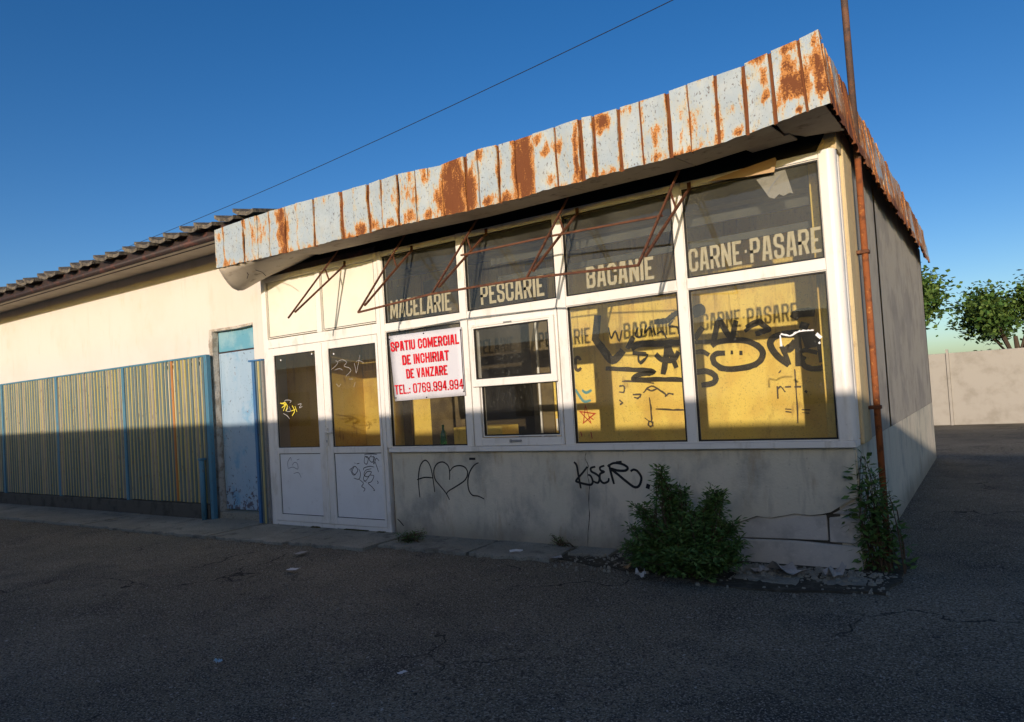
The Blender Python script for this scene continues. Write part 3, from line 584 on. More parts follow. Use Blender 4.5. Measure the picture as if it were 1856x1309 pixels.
obj('lock', MB().box(-6.838, -6.822, -.056, -.0525, 1.07, 1.10), 'metal_grey', DR)
z8s = zoomf(470, 600, 3.444)
g = strokes(MB(), [[(180, 855), (178, 820), (195, 790), (200, 810)], [(180, 860), (210, 850), (240, 862), (238, 830), (220, 820), (205, 840)], [(235, 805), (250, 800)], [(215, 890), (245, 885), (262, 915)]], -.0175, .008, z8s); obj('graffiti', g, 'spray_grey', DL, label='faint grey scribble on the left door panel')
g = strokes(MB(), [[(655, 770), (700, 768), (735, 770)], [(660, 775), (655, 820), (672, 830), (680, 790), (662, 785), (690, 800)], [(700, 775), (685, 800), (705, 820), (720, 790), (695, 785)], [(712, 780), (715, 830), (730, 795), (748, 812)], [(722, 815), (735, 850), (745, 882)], [(650, 870), (655, 855), (690, 845), (718, 850)], [(700, 860), (665, 870), (655, 900), (680, 910), (700, 880), (672, 880), (650, 920), (665, 935), (690, 900)], [(690, 900), (715, 905), (700, 940), (680, 950), (705, 975), (720, 995), (712, 995)],
                   [(590, 845), (572, 870), (590, 900), (615, 870), (595, 845), (580, 880), (602, 900)], [(562, 870), (575, 855)], [(595, 822), (600, 828)], {'p': [(608, 830), (625, 826)], 'w': .014}, [(620, 860), (632, 890), (622, 925), (590, 918)], [(622, 925), (650, 950), (640, 970), (660, 985), (650, 1003)], [(735, 935), (742, 945), (738, 955)], [(670, 945), (650, 935)]], -.0175, .009, z8s, taper=.4)
obj('graffiti', g, 'spray', DR, label='black marker tags on the right door panel')
g = strokes(MB(), [[(130, 450), (160, 460), (140, 480)], [(135, 455), (165, 450), (150, 500)], [(160, 445), (175, 470), (165, 500)], [(205, 465), (220, 500), (205, 530)], [(200, 500), (225, 490)], [(222, 470), (235, 505)]], -.0135, .013, z8s); obj('graffiti', g, 'spray_yellow', DL, label='yellow tag on the left door glass')
g = strokes(MB(), [[(155, 445), (165, 432), (198, 435), (190, 450)], [(180, 480), (170, 500), (195, 500), (185, 470)], [(150, 515), (175, 530), (190, 550)], [(240, 460), (262, 455), (250, 480), (270, 470)]], -.0137, .007, z8s); obj('graffiti', g, 'spray_white', DL, label='white tag on the left door glass')
g = strokes(MB(), [[(450, 242), (480, 215), (490, 195), (475, 185)], [(490, 190), (520, 180), (545, 195), (530, 220), (560, 230), (572, 250), (540, 282)], [(470, 245), (500, 235), (520, 245)], [(592, 200), (600, 230), (605, 262), (615, 220), (628, 150)], [(605, 190), (625, 185), (652, 200)], [(480, 330), (500, 350)], [(560, 300), (585, 300)], [(500, 345), (510, 330)], [(590, 350), (600, 320)]], -.0135, .0045, z8s); obj('graffiti', g, 'spray_white', DR, label='white scribble on the right door glass')
for D, pts in ((DL, [(135, 183), (328, 143)]), (DR, [(465, 143)])):
    for p in pts:
        q = aty(*z8s(*p), -.014); obj('sticker_dot', MB().box(q.x-.009, q.x+.009, -.018, -.0135, q.z-.009, q.z+.009), 'tape', D)
# brown moss under the door
for x0, x1 in ((-7.2, -7.05), (-6.6, -6.2), (-6.05, -5.93)):
    obj('moss', MB().slab(rag((x0, -.03), (x1, -.03), 6, .03, x0)+[(x1, -.075), (x0, -.08)], .0, .03), 'moss', shop, .008)
# sprayed marks on the plinth
g = strokes(MB(), [[(293, 420), (285, 340), (282, 260), (297, 180), (330, 142), (360, 165), (380, 220), (395, 310), (404, 380)], [(272, 287), (330, 270), (390, 274)],
                   [(514, 288), (516, 240), (505, 185), (465, 155), (420, 170), (397, 220), (408, 285), (455, 345), (490, 390), (515, 437)], [(516, 225), (545, 192), (590, 182), (630, 195), (650, 235), (630, 290), (560, 340), (510, 370), (492, 392)],
                   [(732, 160), (700, 178), (668, 225), (652, 290), (658, 360), (685, 402), (730, 410), (775, 432)], {'p': [(662, 131), (708, 131)], 'w': .035}], -.002, .015, wz, taper=.3)
obj('graffiti', g, 'spray', shop, label='black sprayed A, heart and bracket on the grey plinth')
zk = zoomf(1100, 780, 4.0)
g = strokes(MB(), [[(1445, 155), (1465, 180), (1478, 250), (1497, 352)], [(1545, 190), (1510, 235), (1462, 292), (1475, 305), (1520, 318), (1570, 325), (1585, 300), (1570, 260), (1550, 250)],
                   [(1605, 190), (1572, 200), (1575, 225), (1610, 245), (1635, 270), (1625, 310), (1590, 300)], [(1672, 182), (1640, 195), (1645, 218), (1668, 228), (1640, 245), (1640, 285), (1665, 312), (1700, 300), (1705, 275)]], -.002, .022, wz, taper=.2)
strokes(g, [[(15, 245), (30, 310), (52, 390)], [(5, 262), (50, 238), (110, 245), (150, 270), (135, 292), (80, 292), (30, 280), (80, 320), (140, 370), (200, 412), (235, 400), (250, 345), (225, 300), (195, 285), (172, 298)], {'p': [(68, 234), (108, 230)], 'w': .03}, {'p': [(285, 402), (312, 412)], 'w': .055}], -.002, .024, zk, taper=.2)
obj('graffiti', g, 'spray', shop, label='black sprayed tag KSER on the grey plinth')

# ---- canopy -----------------------------------------------------------------
YC = -.75
topP = [(388,418),(437,400),(484.7,384),(538,369),(565,361),(609,349),(658,336),(711,318),(773,305),(799,300),(832,287),(863,271.6),(931,254.7),(1003,231),(1039.5,218.5),(1071,210),(1112,198),(1157,184.5),(1201,171),(1243.5,153.8),(1287,137.7),(1338.7,121.7),(1386.8,97.6),(1439.5,74.7),(1475,55)]
botP = [(391.6,486.2),(449.8,473.3),(524.8,456.5),(571.4,446),(618,433),(641,429.3),(693,413.8),(724,408.6),(783.4,395.7),(840,383.3),(872,375.7),(903.7,367.8),(937.7,359.9),(1012.3,337.3),(1048.6,329.4),(1078,320),(1121,311),(1165,297.7),(1212,286.5),(1257,274),(1310,258),(1358,240.9),(1413,220),(1466,198.5),(1503,186.5)]
tw = [aty(x, y, YC) for x, y in topP]; bw = [aty(x, y, YC) for x, y in botP]
def interp(W, x):
    if x <= W[0].x: return W[0].z
    for a, b in zip(W, W[1:]):
        if x <= b.x: return a.z+(b.z-a.z)*(x-a.x)/(b.x-a.x)
    return W[-1].z
seams = [388,403,438,464,485,514,536,565,614,638,663,688,717,750,773,799,839,863,898,931,964,1003,1046,1071,1116,1157,1205,1243.5,1292,1342,1390,1443,1475]
groove = {485:.5,514:.6,614:1.4,663:1.1,717:1.1,750:.8,773:.5,839:1.4,863:.4,898:.8,1003:.4,1046:1.5,1071:.8,1116:1.1,1157:.4,1205:1.1,1292:.6,1342:.9,1390:.8,1443:.5,565:1.3,438:.7}
zl, z7, zr = zoomf(380, 300, 3.867), zoomf(820, 180, 4.419), zoomf(1200, 30, 4.363)
blobs = [(zl, 3.867, [(65,500,25,40,.6),(120,690,30,40,.8),(235,400,16,60,.9),(360,540,20,60,.35),(490,350,38,70,1.1),(515,480,40,160,1),(520,610,35,50,1),(800,240,20,40,.5),(1060,450,45,60,1),(1140,430,30,50,.9),(1265,400,40,30,.9),(1120,240,16,60,.4),(1400,80,20,60,.8),(1400,350,40,60,.8),(1500,60,20,80,.7),(1540,350,50,60,.8),(1610,230,40,130,.9),(1700,180,70,210,1.25),(1820,200,50,190,1.1)]),
 (z7, 4.419, [(10,650,50,240,1.2),(150,700,46,180,1.15),(150,850,60,60,1),(215,450,35,60,.9),(280,820,60,50,.9),(430,790,60,70,1),(355,600,15,250,.6),(560,500,75,220,1.25),(580,720,60,80,1.2),(690,330,40,60,.8),(740,420,50,60,.75),(780,380,30,60,.7),(840,400,40,80,.75),(790,640,40,60,.8),(990,450,20,300,1),(1020,600,60,60,.9),(1190,180,72,75,1.15),(1160,270,40,50,.75),(1400,85,30,50,.75),(1630,290,40,120,1),(1640,460,50,50,.85),(1540,15,40,20,.6),(1830,130,40,60,.6)]),
 (zr, 4.363, [(145,800,40,60,.6),(150,950,40,100,.5),(310,1015,30,30,.55),(400,550,15,60,.6),(560,720,40,60,.45),(595,910,50,45,1.05),(465,940,20,60,.9),(740,330,95,50,1),(780,480,40,120,.75),(795,640,40,50,1),(690,400,60,60,.45),(855,410,25,60,.8),(980,260,60,50,1),(985,400,60,120,.9),(1010,550,95,95,1.2),(1060,740,60,40,.85),(1190,200,50,60,.9),(1200,400,75,200,1),(1240,560,60,100,1),(1300,630,40,50,.9)])]
BL_ = []
for zf, sc, L_ in blobs:
    for x, y, rx, ry, a in L_:
        q = aty(*zf(x, y), YC); q2 = aty(*zf(x+rx, y), YC); q3 = aty(*zf(x, y+ry), YC)
        BL_.append((q.x, q.z, abs(q2.x-q.x), abs(q3.z-q.z), a))
def rust_at(x, z, zb, edge):
    r = -.10
    for bx, bz, rx, rz, a in BL_:
        d = ((x-bx)/rx)**2+((z-bz)/rz)**2 if a < 1.2 else (((x-bx)/rx)**4+((z-bz)/rz)**4)**.5
        if d < 3.2: r = max(r, a*.85*math.exp(-d*.8)) if a < 1.2 else max(r, .9*math.exp(-(d*.6)**2))
    r = max(r, edge)
    dz = z-zb
    if dz < .10: r = max(r, .10+.42*(1-dz/.10)*(.6+1.2*noise.noise(Vector((x*3, 1, 5)))))
    r = max(r, .04+.55*noise.noise(Vector((x*2.6, z*1.8, 11))))
    return r
def sheet_mesh(x0, x1, g, depth, zt0, zt1, zb, tilt, seed, mapf, rustf):
    """one folded sheet: recessed strip g wide at its left, then the proud flat, then the return"""
    cols = [(x0, depth, 1.15), (x0+g, depth, 1.1), (x0+g+.004, tilt, .36)]
    n = max(3, int((x1-x0-g)/.035)); 
    for i in range(1, n+1): cols.append((x0+g+.004+(x1-.004-x0-g-.004)*i/n, tilt*(1-i/n), (.16 if i == 1 else .0) if i < n else .34))
    cols.append((x1, depth+.01, .8))
    nz = 15; V, F, A = [], [], []
    for j in range(nz+1):
        t = j/nz
        for (x, y, e) in cols:
            zb_ = zb(x); zt_ = zt0+(zt1-zt0)*(x-x0)/(x1-x0)
            zb2 = zb_+random.uniform(-.006, .004) if j == 0 else zb_
            z = zb2+(zt_-zb2)*t
            dent = noise.noise(Vector((x*3.1, z*4.0, seed)))*.017+noise.noise(Vector((x*9, z*7, seed+3)))*.006
            V.append(mapf(x, y+dent, z)); A.append(rustf(x, z, zb_, e))
    C = len(cols)
    for j in range(nz):
        for i in range(C-1): F.append((j*C+i, j*C+i+1, (j+1)*C+i+1, (j+1)*C+i))
    # top fold going back
    b = len(V)
    for i, (x, y, e) in enumerate(cols):
        p = V[nz*C+i]; V.append(mapf(x, y+.10, zt0+(zt1-zt0)*(x-x0)/(x1-x0)-.03)); A.append(.4)
    for i in range(C-1): F.append((nz*C+i, nz*C+i+1, b+i+1, b+i))
    me = bpy.data.meshes.new('fascia_sheet'); me.from_pydata(V, [], F); me.update()
    at = me.attributes.new('rust', 'FLOAT', 'POINT'); at.data.foreach_set('value', A)
    me.materials.append(MAT['sheet']); return me
xsW = []
for s_ in seams:
    t = aty(s_, topP[0][1], YC)
    # seam x on the plane, taken at the top edge
    best = None
    for k in range(400):
        yy = 40+k
        q = aty(s_, yy, YC)
        if abs(q.z-interp(tw, q.x)) < (best[0] if best else 9): best = (abs(q.z-interp(tw, q.x)), q.x)
    xsW.append(best[1])
xsW[-1] = -.845
for i in range(len(xsW)-1):
    x0, x1 = xsW[i], xsW[i+1]
    g = .030*groove.get(seams[i], .25)
    me = sheet_mesh(x0, x1+.004, max(g, .006), .028 if g > .02 else .014, interp(tw, x0+.01), interp(tw, x1-.01), lambda x: interp(bw, x), random.uniform(-.012, .010), i*1.7,
                    lambda x, y, z: (x+(.045*max(0, (x+1.3)/.45)*(1-(z-3.3)/.55) if x > -1.3 else 0), YC+y, z), rust_at)
    obj('fascia_sheet', me, (), shop)
# side fascia, running back from the corner (x and y swap)
yy = [YC+.005, -.60, -.47, -.30, -.13, .06, .25, .45, .66, .88, 1.1, 1.35, 1.6, 1.9, 2.2, 2.55, 2.9, 3.3, 3.7, 4.1, 4.6, 5.1, 5.6, 6.2, 6.8, 7.4, 8.0]
for i in range(len(yy)-1):
    y0, y1 = yy[i], yy[i+1]
    zt = 3.862+random.uniform(-.02, .01); lowz = 3.36 if y1 < .1 else 3.36-.02*i % .05
    me = sheet_mesh(y0, y1+.003, .02, .022, zt, zt+random.uniform(-.012, .012), lambda x: lowz, random.uniform(-.01, .01), 60+i*1.3,
                    lambda a, d, z: (-.862+.055*(1-(z-3.35)/.53)-d, a, z), lambda x, z, zb, e: max(e+.1, .52+.6*noise.noise(Vector((x*1.7, z*1.1, 4)))+(.3 if z-zb < .1 else 0)))
    obj('fascia_sheet', me, (), shop, label='heavily rusted side sheet')
# soffit boards, the recess behind them and the canopy core
def wrapz(x): return interp(bw, x)
bx = [-6.62, -5.3, -4.1, -2.95, -1.95, -1.22]
for a, b in zip(bx, bx[1:]):
    mb = MB(); za, zb_ = wrapz(a)+.012, wrapz(b)+.012; yb = -.20
    mb.add([(a+.004, YC+.04, za), (b-.004, YC+.04, zb_), (b-.004, yb, zb_+.05), (a+.004, yb, za+.05), (a+.004, YC+.04, za+.012), (b-.004, YC+.04, zb_+.012), (b-.004, yb, zb_+.062), (a+.004, yb, za+.062)],
           [(0,1,2,3),(4,7,6,5),(0,4,5,1),(1,5,6,2),(2,6,7,3),(3,7,4,0)]); obj('soffit_board', mb, 'soffit', shop)
obj('soffit_board', MB().slab([(-1.212, YC+.04), (-.852, YC+.04), (-.832, -.02), (-1.10, -.10), (-1.212, -.30)], 3.372, 3.384), 'soffit', shop)
box('canopy_core', (-7.86, -.93, -.69, .04, 3.50, 3.72), 'dark', shop)
box('canopy_board', (-8.0, -.99, -.28, .046, 3.44, 3.46), 'gutter', shop)
obj('loose_board', MB().slab([(-1.55, -.20), (-1.18, -.28), (-1.16, -.10), (-1.52, -.05)], 3.36, 3.372), 'soffit', shop)
# sagging sheet under the left end of the canopy
wp = MB(); nu, nv = 14, 8
def sag(u, v):
    front = Vector((-7.86+u*1.27, YC+.02, 0)); front.z = wrapz(front.x)+.006
    wall = Vector((-8.02+u*1.30, -.01, 3.285+.13*u*u+.03*u))
    p = front.lerp(wall, v); p.z -= .20*math.sin(math.pi*v)*(1-u)**2+.02*math.sin(math.pi*v)*(1-u); p.x -= .06*math.sin(math.pi*v)*(1-u); return p
wp.add([sag(i/nu, j/nv) for j in range(nv+1) for i in range(nu+1)], [(j*(nu+1)+i, j*(nu+1)+i+1, (j+1)*(nu+1)+i+1, (j+1)*(nu+1)+i) for j in range(nv) for i in range(nu)])
o = obj('sagging_sheet', wp, 'soffit', shop, smooth=True, label='bent sheet sagging under the canopy end'); md = o.modifiers.new('s', 'SOLIDIFY'); md.thickness = .004
wr = MB(); z1b = zoomf(292, 340, 4.364)
for pts in ([(600, 600), (660, 640), (690, 690), (680, 720)], [(640, 600), (740, 650), (800, 670), (830, 700)]):
    wr.tube([aty(*z1b(*p), -.45-.06*k) for k, p in enumerate(pts)], .004, 5)
obj('dangling_wire', wr, 'wire', shop)
box('canopy_end', (-7.89, -7.862, -.70, .08, 3.34, 3.74), 'sheet_plain', shop)
box('head_flashing', (-8.0, -5.86, -.036, .05, 3.264, 3.33), 'gutter', shop)

# ================================================================ BANNER
bn = thing('rental_banner', (-5.17, -.05, 1.52), 'white vinyl banner with red lettering offering the shop for rent or sale', 'banner')
Q = [Vector((-5.655, 1.520)), Vector((-4.640, 1.534)), Vector((-4.640, 2.262)), Vector((-5.697, 2.266))]
def bq(u, v): return (Q[0]*(1-u)+Q[1]*u)*(1-v)+(Q[3]*(1-u)+Q[2]*u)*v
nb = 12; V = []
for j in range(nb+1):
    for i in range(nb+1):
        p = bq(i/nb, j/nb); V.append((p.x, -.052+.006*math.sin(i*.9)*math.sin(math.pi*j/nb), p.y))
b_ = MB(); b_.add(V, [(j*(nb+1)+i, j*(nb+1)+i+1, (j+1)*(nb+1)+i+1, (j+1)*(nb+1)+i) for j in range(nb) for i in range(nb)])
sh = obj('vinyl_sheet', b_, 'banner', bn, smooth=True); md = sh.modifiers.new('s', 'SOLIDIFY'); md.thickness = .0015; md.offset = 0
def tl(text, u0, u1, v0, v1, th=.33, gap=.16):
    q = [bq(u0, v0), bq(u1, v0), bq(u1, v1), bq(u0, v1)]
    obj('lettering', word(MB(), text, [tuple(a) for a in q], -.0615, th, gap), 'red_print', bn, label='red line '+text)
tl('SPATIU COMERCIAL', .02, .965, .755, .905); tl('DE INCHIRIAT', .17, .82, .535, .685); tl('DE VANZARE', .21, .785, .325, .47); tl('TEL.: 0769.994.994', .02, .985, .10, .245, .28, .20)
for u, v in ((.01, .95), (.99, .95), (.02, .05), (.985, .06), (.5, .975), (.47, .02)):
    p = bq(u, v); obj('grommet', MB().tube([(p.x, -.060, p.y), (p.x, -.050, p.y)], .008, 8), 'gasket', bn)
for u, v0, v1 in ((.0, .04, .95), (.992, .05, .97)):
    a, b = bq(u, v0), bq(u, v1); obj('edge_cord', MB().tube([(a.x, -.062, a.y), (b.x, -.062, b.y)], .0045, 6), 'wire', bn)

# ================================================================ AWNING FRAMES
def arm_pts(xa, tip):
    att = Vector((xa, -.035, 3.30)); low = Vector((xa, -.035, 3.19)); tip = Vector(tip)
    return att, low, tip
def bracket(par, xa, tip, out=.11):
    att, low, tip = arm_pts(xa, tip)
    top = Vector((xa-.012, -.05, 3.34)); d = (low-tip)
    a0 = Vector((xa-.012, tip.y*.12, 3.36))
    obj('arm', MB().bar(tip, a0, .016), 'rust', par)
    obj('arm', MB().bar(tip+(low-tip)*.10+Vector((.012, 0, 0)), low+Vector((.012, 0, 0)), .018), 'rust', par)
    s1 = tip+(a0-tip)*.72; s2 = tip+(low-tip)*.70
    obj('strut', MB().bar(s1, s2+Vector((.012, 0, 0)), .013), 'rust', par)
    obj('wall_hook', MB().box(xa-.004, xa+.026, -.042, -.031, 3.17, 3.24), 'rust', par)
a1 = thing('awning_bracket', (-6.379, 0, 3.2), 'lone rusty triangular awning bracket over the white double door', 'awning bracket')
bracket(a1, -6.379, (-6.379, -.893, 2.506))
a2 = thing('awning_support', (-3.7, 0, 3.2), 'rusty awning frame of four brackets joined by rails over the shop windows', 'awning frame')
tips = [(-5.30, -.90, 2.447), (-4.266, -.93, 2.478), (-3.191, -.96, 2.462), (-2.088, -1.04, 2.452)]
tips = [tuple(atx_) for atx_ in tips]
def atx(px, py, x):
    d = ray(px, py); return CAM + d*((x-CAM.x)/d.x)
z3f, z5f = zoomf(660, 380, 4.3625), zoomf(1000, 300, 5.036)
tips = [atx(649, 566.5, -5.30), atx(*z3f(535, 668), -4.266), atx(*z3f(1283, 545), -3.191), atx(*z5f(790, 912), -2.088)]
for t in tips: bracket(a2, t.x, t)
for a, b in zip(tips, tips[1:]): obj('rail', MB().bar(a, b, .018), 'rust', a2)
r1, r2, r3 = atx(*z3f(765, 362), -4.266), atx(*z3f(1490, 207), -3.191), atx(*z5f(1012, 458), -2.088)
obj('rail', MB().bar(r1, r2, .016), 'rust', a2); obj('rail', MB().bar(r2, r3, .016), 'rust', a2)

# ================================================================ CARDBOARD, BOTTLE
o = obj('cardboard_sheet', MB().prism([(-1.90, 3.205), (-1.62, 3.245), (-1.345, 3.278), (-1.337, 3.255), (-1.361, 3.163), (-1.60, 3.175)], -.058, -.052), 'card')
tag(o, 'torn brown cardboard strip hanging over the head of the corner fanlight', 'cardboard')
bt = MB(); prof = [(.0, .034), (.01, .037), (.12, .037), (.15, .030), (.175, .014), (.215, .012), (.22, .015), (.232, .015)]
n = 14; bs = Vector((-5.127, .13, .992))
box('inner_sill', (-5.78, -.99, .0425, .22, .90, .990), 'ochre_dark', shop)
bt.tube([bs+Vector((0, 0, h)) for h, r in prof], [r for h, r in prof], n)
o = obj('glass_bottle', bt, 'bottle', smooth=True); tag(o, 'green glass bottle standing on the sill inside the window below the banner', 'bottle')

# ================================================================ NEIGHBOUR
nb_ = thing('neighbour_building', (-12, .1, 0), 'cream rendered low building with tiled eave and blue steel door left of the shop', 'building')
YN = .09; dx0, dx1, dz1 = -9.33, -8.36, 2.705
box('wall', (-24, dx0, YN, YN+.25, -.1, 3.95), 'cream', nb_)
box('wall', (dx0+.0005, -8.0, YN, YN+.25, dz1, 3.95), 'cream', nb_)
box('wall', (dx1, -8.02, YN, YN+.25, -.1, dz1-.0005), 'cream', nb_)
# ragged plaster lining round the opening
def ragged(x0, x1, z0, z1, seed, vert=True):
    P = []; n = 26
    for i in range(n+1):
        z = z0+(z1-z0)*i/n; P.append((x0+noise.noise(Vector((z*5, seed, 1)))*.02, z))
    for i in range(n, -1, -1):
        z = z0+(z1-z0)*i/n; P.append((x1+noise.noise(Vector((z*6, seed+3, 1)))*.022, z))
    return P
obj('plaster_reveal', MB().prism(ragged(dx0-.05, dx0+.03, .06, dz1, 2), YN-.012, YN+.08), 'plaster_raw', nb_)
obj('plaster_lining', MB().prism([(x, z) for x, z in [(dx0-.04, dz1-.015), (-8.7, dz1-.025), (dx1, dz1-.01), (dx1, dz1+.02), (-8.7, dz1+.012), (dx0-.04, dz1+.02)]], YN-.008, YN+.075), 'plaster_raw', nb_)
DB = box('steel_door', (dx0+.03, dx1+.01, YN+.085, YN+.115, .13, 2.372), 'door_blue', nb_, .006, label='peeling light blue steel door')
obj('edge_strip', MB().box(dx0+.055, dx0+.075, YN+.078, YN+.084, .15, 2.36).box(dx1-.02, dx1-.005, YN+.077, YN+.084, .15, 2.36), 'door_blue', DB)
obj('lock_hole', MB().tube([(dx1-.07, YN+.076, 1.18), (dx1-.07, YN+.086, 1.18)], .012, 8), 'gasket', DB)
box('door_toplight', (dx0+.03, dx1+.01, YN+.090, YN+.12, 2.392, 2.70), 'door_teal', nb_, .006, label='teal painted panel above the blue door')
box('door_rail', (dx0+.03, dx1+.01, YN+.086, YN+.125, 2.373, 2.391), 'gutter', nb_)
box('door_step', (dx0+.03, dx1+.01, YN-.03, YN+.24, -.05, .11), 'apron', nb_, .01)
box('soffit', (-24, -7.5, -.62, YN-.001, 3.80, 3.82), 'soffit_cream', nb_)
ms = nb_.children[-1]
obj('batten', MB().box(-24, -7.5, -.30, -.285, 3.792, 3.799), 'gutter', ms)
gm = MB(); n = 6
for xa, xb in ((-24, -7.2),):
    gm.add([(x, -.66-.045*math.cos(t), 3.75-.055*math.sin(t)) for x in (xa, xb) for t in [math.pi*(k/n)-0 for k in range(n+1)]], [(k, k+1, k+n+2, k+n+1) for k in range(n)])
o = obj('gutter', gm, 'gutter', nb_, smooth=True); o.modifiers.new('s', 'SOLIDIFY').thickness = .004
box('fascia_board', (-24, -7.2, -.635, -.62, 3.70, 3.86), 'gutter', nb_)
rf = obj('roof', MB().quad((-24, -.60, 3.86), (-8.2, -.60, 3.86), (-8.2, 6, 4.9), (-24, 6, 4.9)), 'tile', nb_)
def tile_mesh():
    mb = MB(); W = .385; n = 8; V = []
    for y, z0 in ((-.76, 3.835), (-.30, 3.91)):
        for th in (0, .045):
            for i in range(n+1):
                t = i/n; z = z0+.018*math.sin(t*math.pi*2.0)+(.06*max(0, 1-t*7) if th or 1 else 0)+th
                V.append((t*W, y, z+.035*math.exp(-((t-.08)/.07)**2)))
    C = n+1; F = []
    for i in range(n): F += [(i, i+1, C+i+1, C+i), (2*C+i, 3*C+i, 3*C+i+1, 2*C+i+1), (C+i, C+i+1, 3*C+i+1, 3*C+i), (i, 2*C+i, 2*C+i+1, i+1)]
    F += [(0, C, 3*C, 2*C), (n, 2*C+n, 3*C+n, C+n)]
    mb.add(V, F); return mb.mesh('roof_tile', 0, False, ('tile',))
tm = tile_mesh()
for k in range(44):
    o = obj('roof_tile', tm, (), rf); o.location = (-7.47-.376*k+random.uniform(-.01, .01)+0, random.uniform(-.02, .01), random.uniform(-.006, .006)); o.rotation_euler = (0, random.uniform(-.02, .02), 0)
    o.matrix_parent_inverse = Matrix.Identity(4)
# the children of the building carry no offset of their own: place roof at the origin frame
# ================================================================ FENCES
def slat_mesh(mat, h0, h1, w_, d):
    mb = MB(); n = 6; P = [(w_/2-w_/2*math.cos(math.pi*i/n), -d*math.sin(math.pi*i/n)) for i in range(n+1)]
    mb.slab(P, h0, h1); return mb.mesh('slat', 0, False, (mat,))
SL = {k: slat_mesh('slat_'+k, .24, 2.34, w_, .024) for k, w_ in (('yellow', .024), ('blue', .046), ('grey', .040), ('orange', .044))}
fe = thing('slat_fence', (-12, -.02, 0), 'weathered fence of yellow and blue grey vertical slats on a low dark kerb', 'fence')
FY = -.01; x = -9.40; k = 0; pat = ['blue', 'yellow', 'blue', 'yellow', 'grey', 'yellow', 'blue', 'yellow', 'blue', 'yellow', 'grey', 'yellow', 'blue', 'yellow', 'blue', 'yellow', 'orange', 'blue', 'yellow', 'blue', 'yellow']
while x > -17.2:
    c = pat[k % len(pat)] if k < 24 else (random.choice(['blue', 'blue', 'grey']) if k % 2 else 'yellow')
    o = obj('slat', SL[c], (), fe); o.location = (x-.03, FY+(-.006 if c in ('blue', 'grey', 'orange') else .006), random.uniform(-.006, .006)); o.rotation_euler = (0, random.uniform(-.006, .006), 0)
    x -= .049; k += 1
for z in (.34, 2.26): obj('rail', MB().box(-17.3, -9.37, FY+.026, FY+.056, z-.02, z+.02), 'post_blue', fe)
obj('top_rail', MB().box(-17.3, -9.30, FY-.03, FY+.04, 2.335, 2.362), 'post_blue', fe, .004)
for px_ in (-9.315, -11.6, -13.9, -16.2): obj('post', MB().box(px_-.035, px_+.035, FY-.035, FY+.035, .0, 2.35), 'post_blue', fe, .005)
obj('kerb', MB().box(-17.4, -9.36, FY-.05, FY+.08, -.05, .225), 'kerb_dark', fe, .01)
f2 = thing('slat_fence', (-8.1, -.02, 0), 'narrow strip of yellow and blue slats between blue door and white double door', 'fence')
sl2 = {c: slat_mesh('slat_'+c, .02, 2.17, .030, .03) for c in ('yellow', 'blue', 'grey')}
for i, c in enumerate(['blue', 'yellow', 'blue', 'grey']):
    o = obj('slat', sl2[c], (), f2); o.location = (-8.15+i*.038, -.035, 0)
obj('post', MB().box(-8.235, -8.185, -.06, -.01, .0, 2.17), 'post_deep', f2, .005)
obj('top_rail', MB().box(-8.29, -8.0, -.07, .0, 2.172, 2.196), 'post_deep', f2, .003)
pl = thing('pipe_post', (-9.42, -.10, 0), 'short teal pipe post standing in front of the slat fence end', 'post')
obj('pipe', MB().tube([(-9.42, -.10, 0), (-9.425, -.10, .86)], .036, 14), 'post_blue', pl, smooth=True); obj('bracket', MB().box(-9.46, -9.38, -.14, -.06, .86, .89), 'post_blue', pl, .004)

# ================================================================ POLE, CABLE
pt = atx(1531, 0, -.845)
pl = thing('rusty_pole', (-.84, .60, 0), 'tall rusty steel pipe rising past the canopy corner into the sky', 'pole')
top = Vector((-.845, .64, 7.5))
obj('pipe', MB().tube([(-.835, .60, 3.30), (-.845, .61, 4.7), top], .028, 14), 'rust_brown', pl, smooth=True)
obj('pipe', MB().tube([(-.835, .60, -.02), (-.835, .60, 3.299)], .026, 14), 'rust_orange', pl, smooth=True)
for z in (1.2, 2.5): obj('pipe_clip', MB().box(-.895, -.80, .56, .64, z, z+.03), 'rust', pl, .003)
dA = ray(292, 424)/FPX; dB = ray(1220, 0)/FPX
A = CAM+dA*14.4; B = CAM+dB*7.3; D_ = B-A
pts = [A+D_*t+Vector((0, 0, .30*(t-0)*(t-1))) for t in [-1.2+i*.12 for i in range(30)]]
o = obj('overhead_cable', MB().tube(pts, .0045, 6), 'wire'); tag(o, 'thin black cable crossing the blue sky above the roof', 'cable')

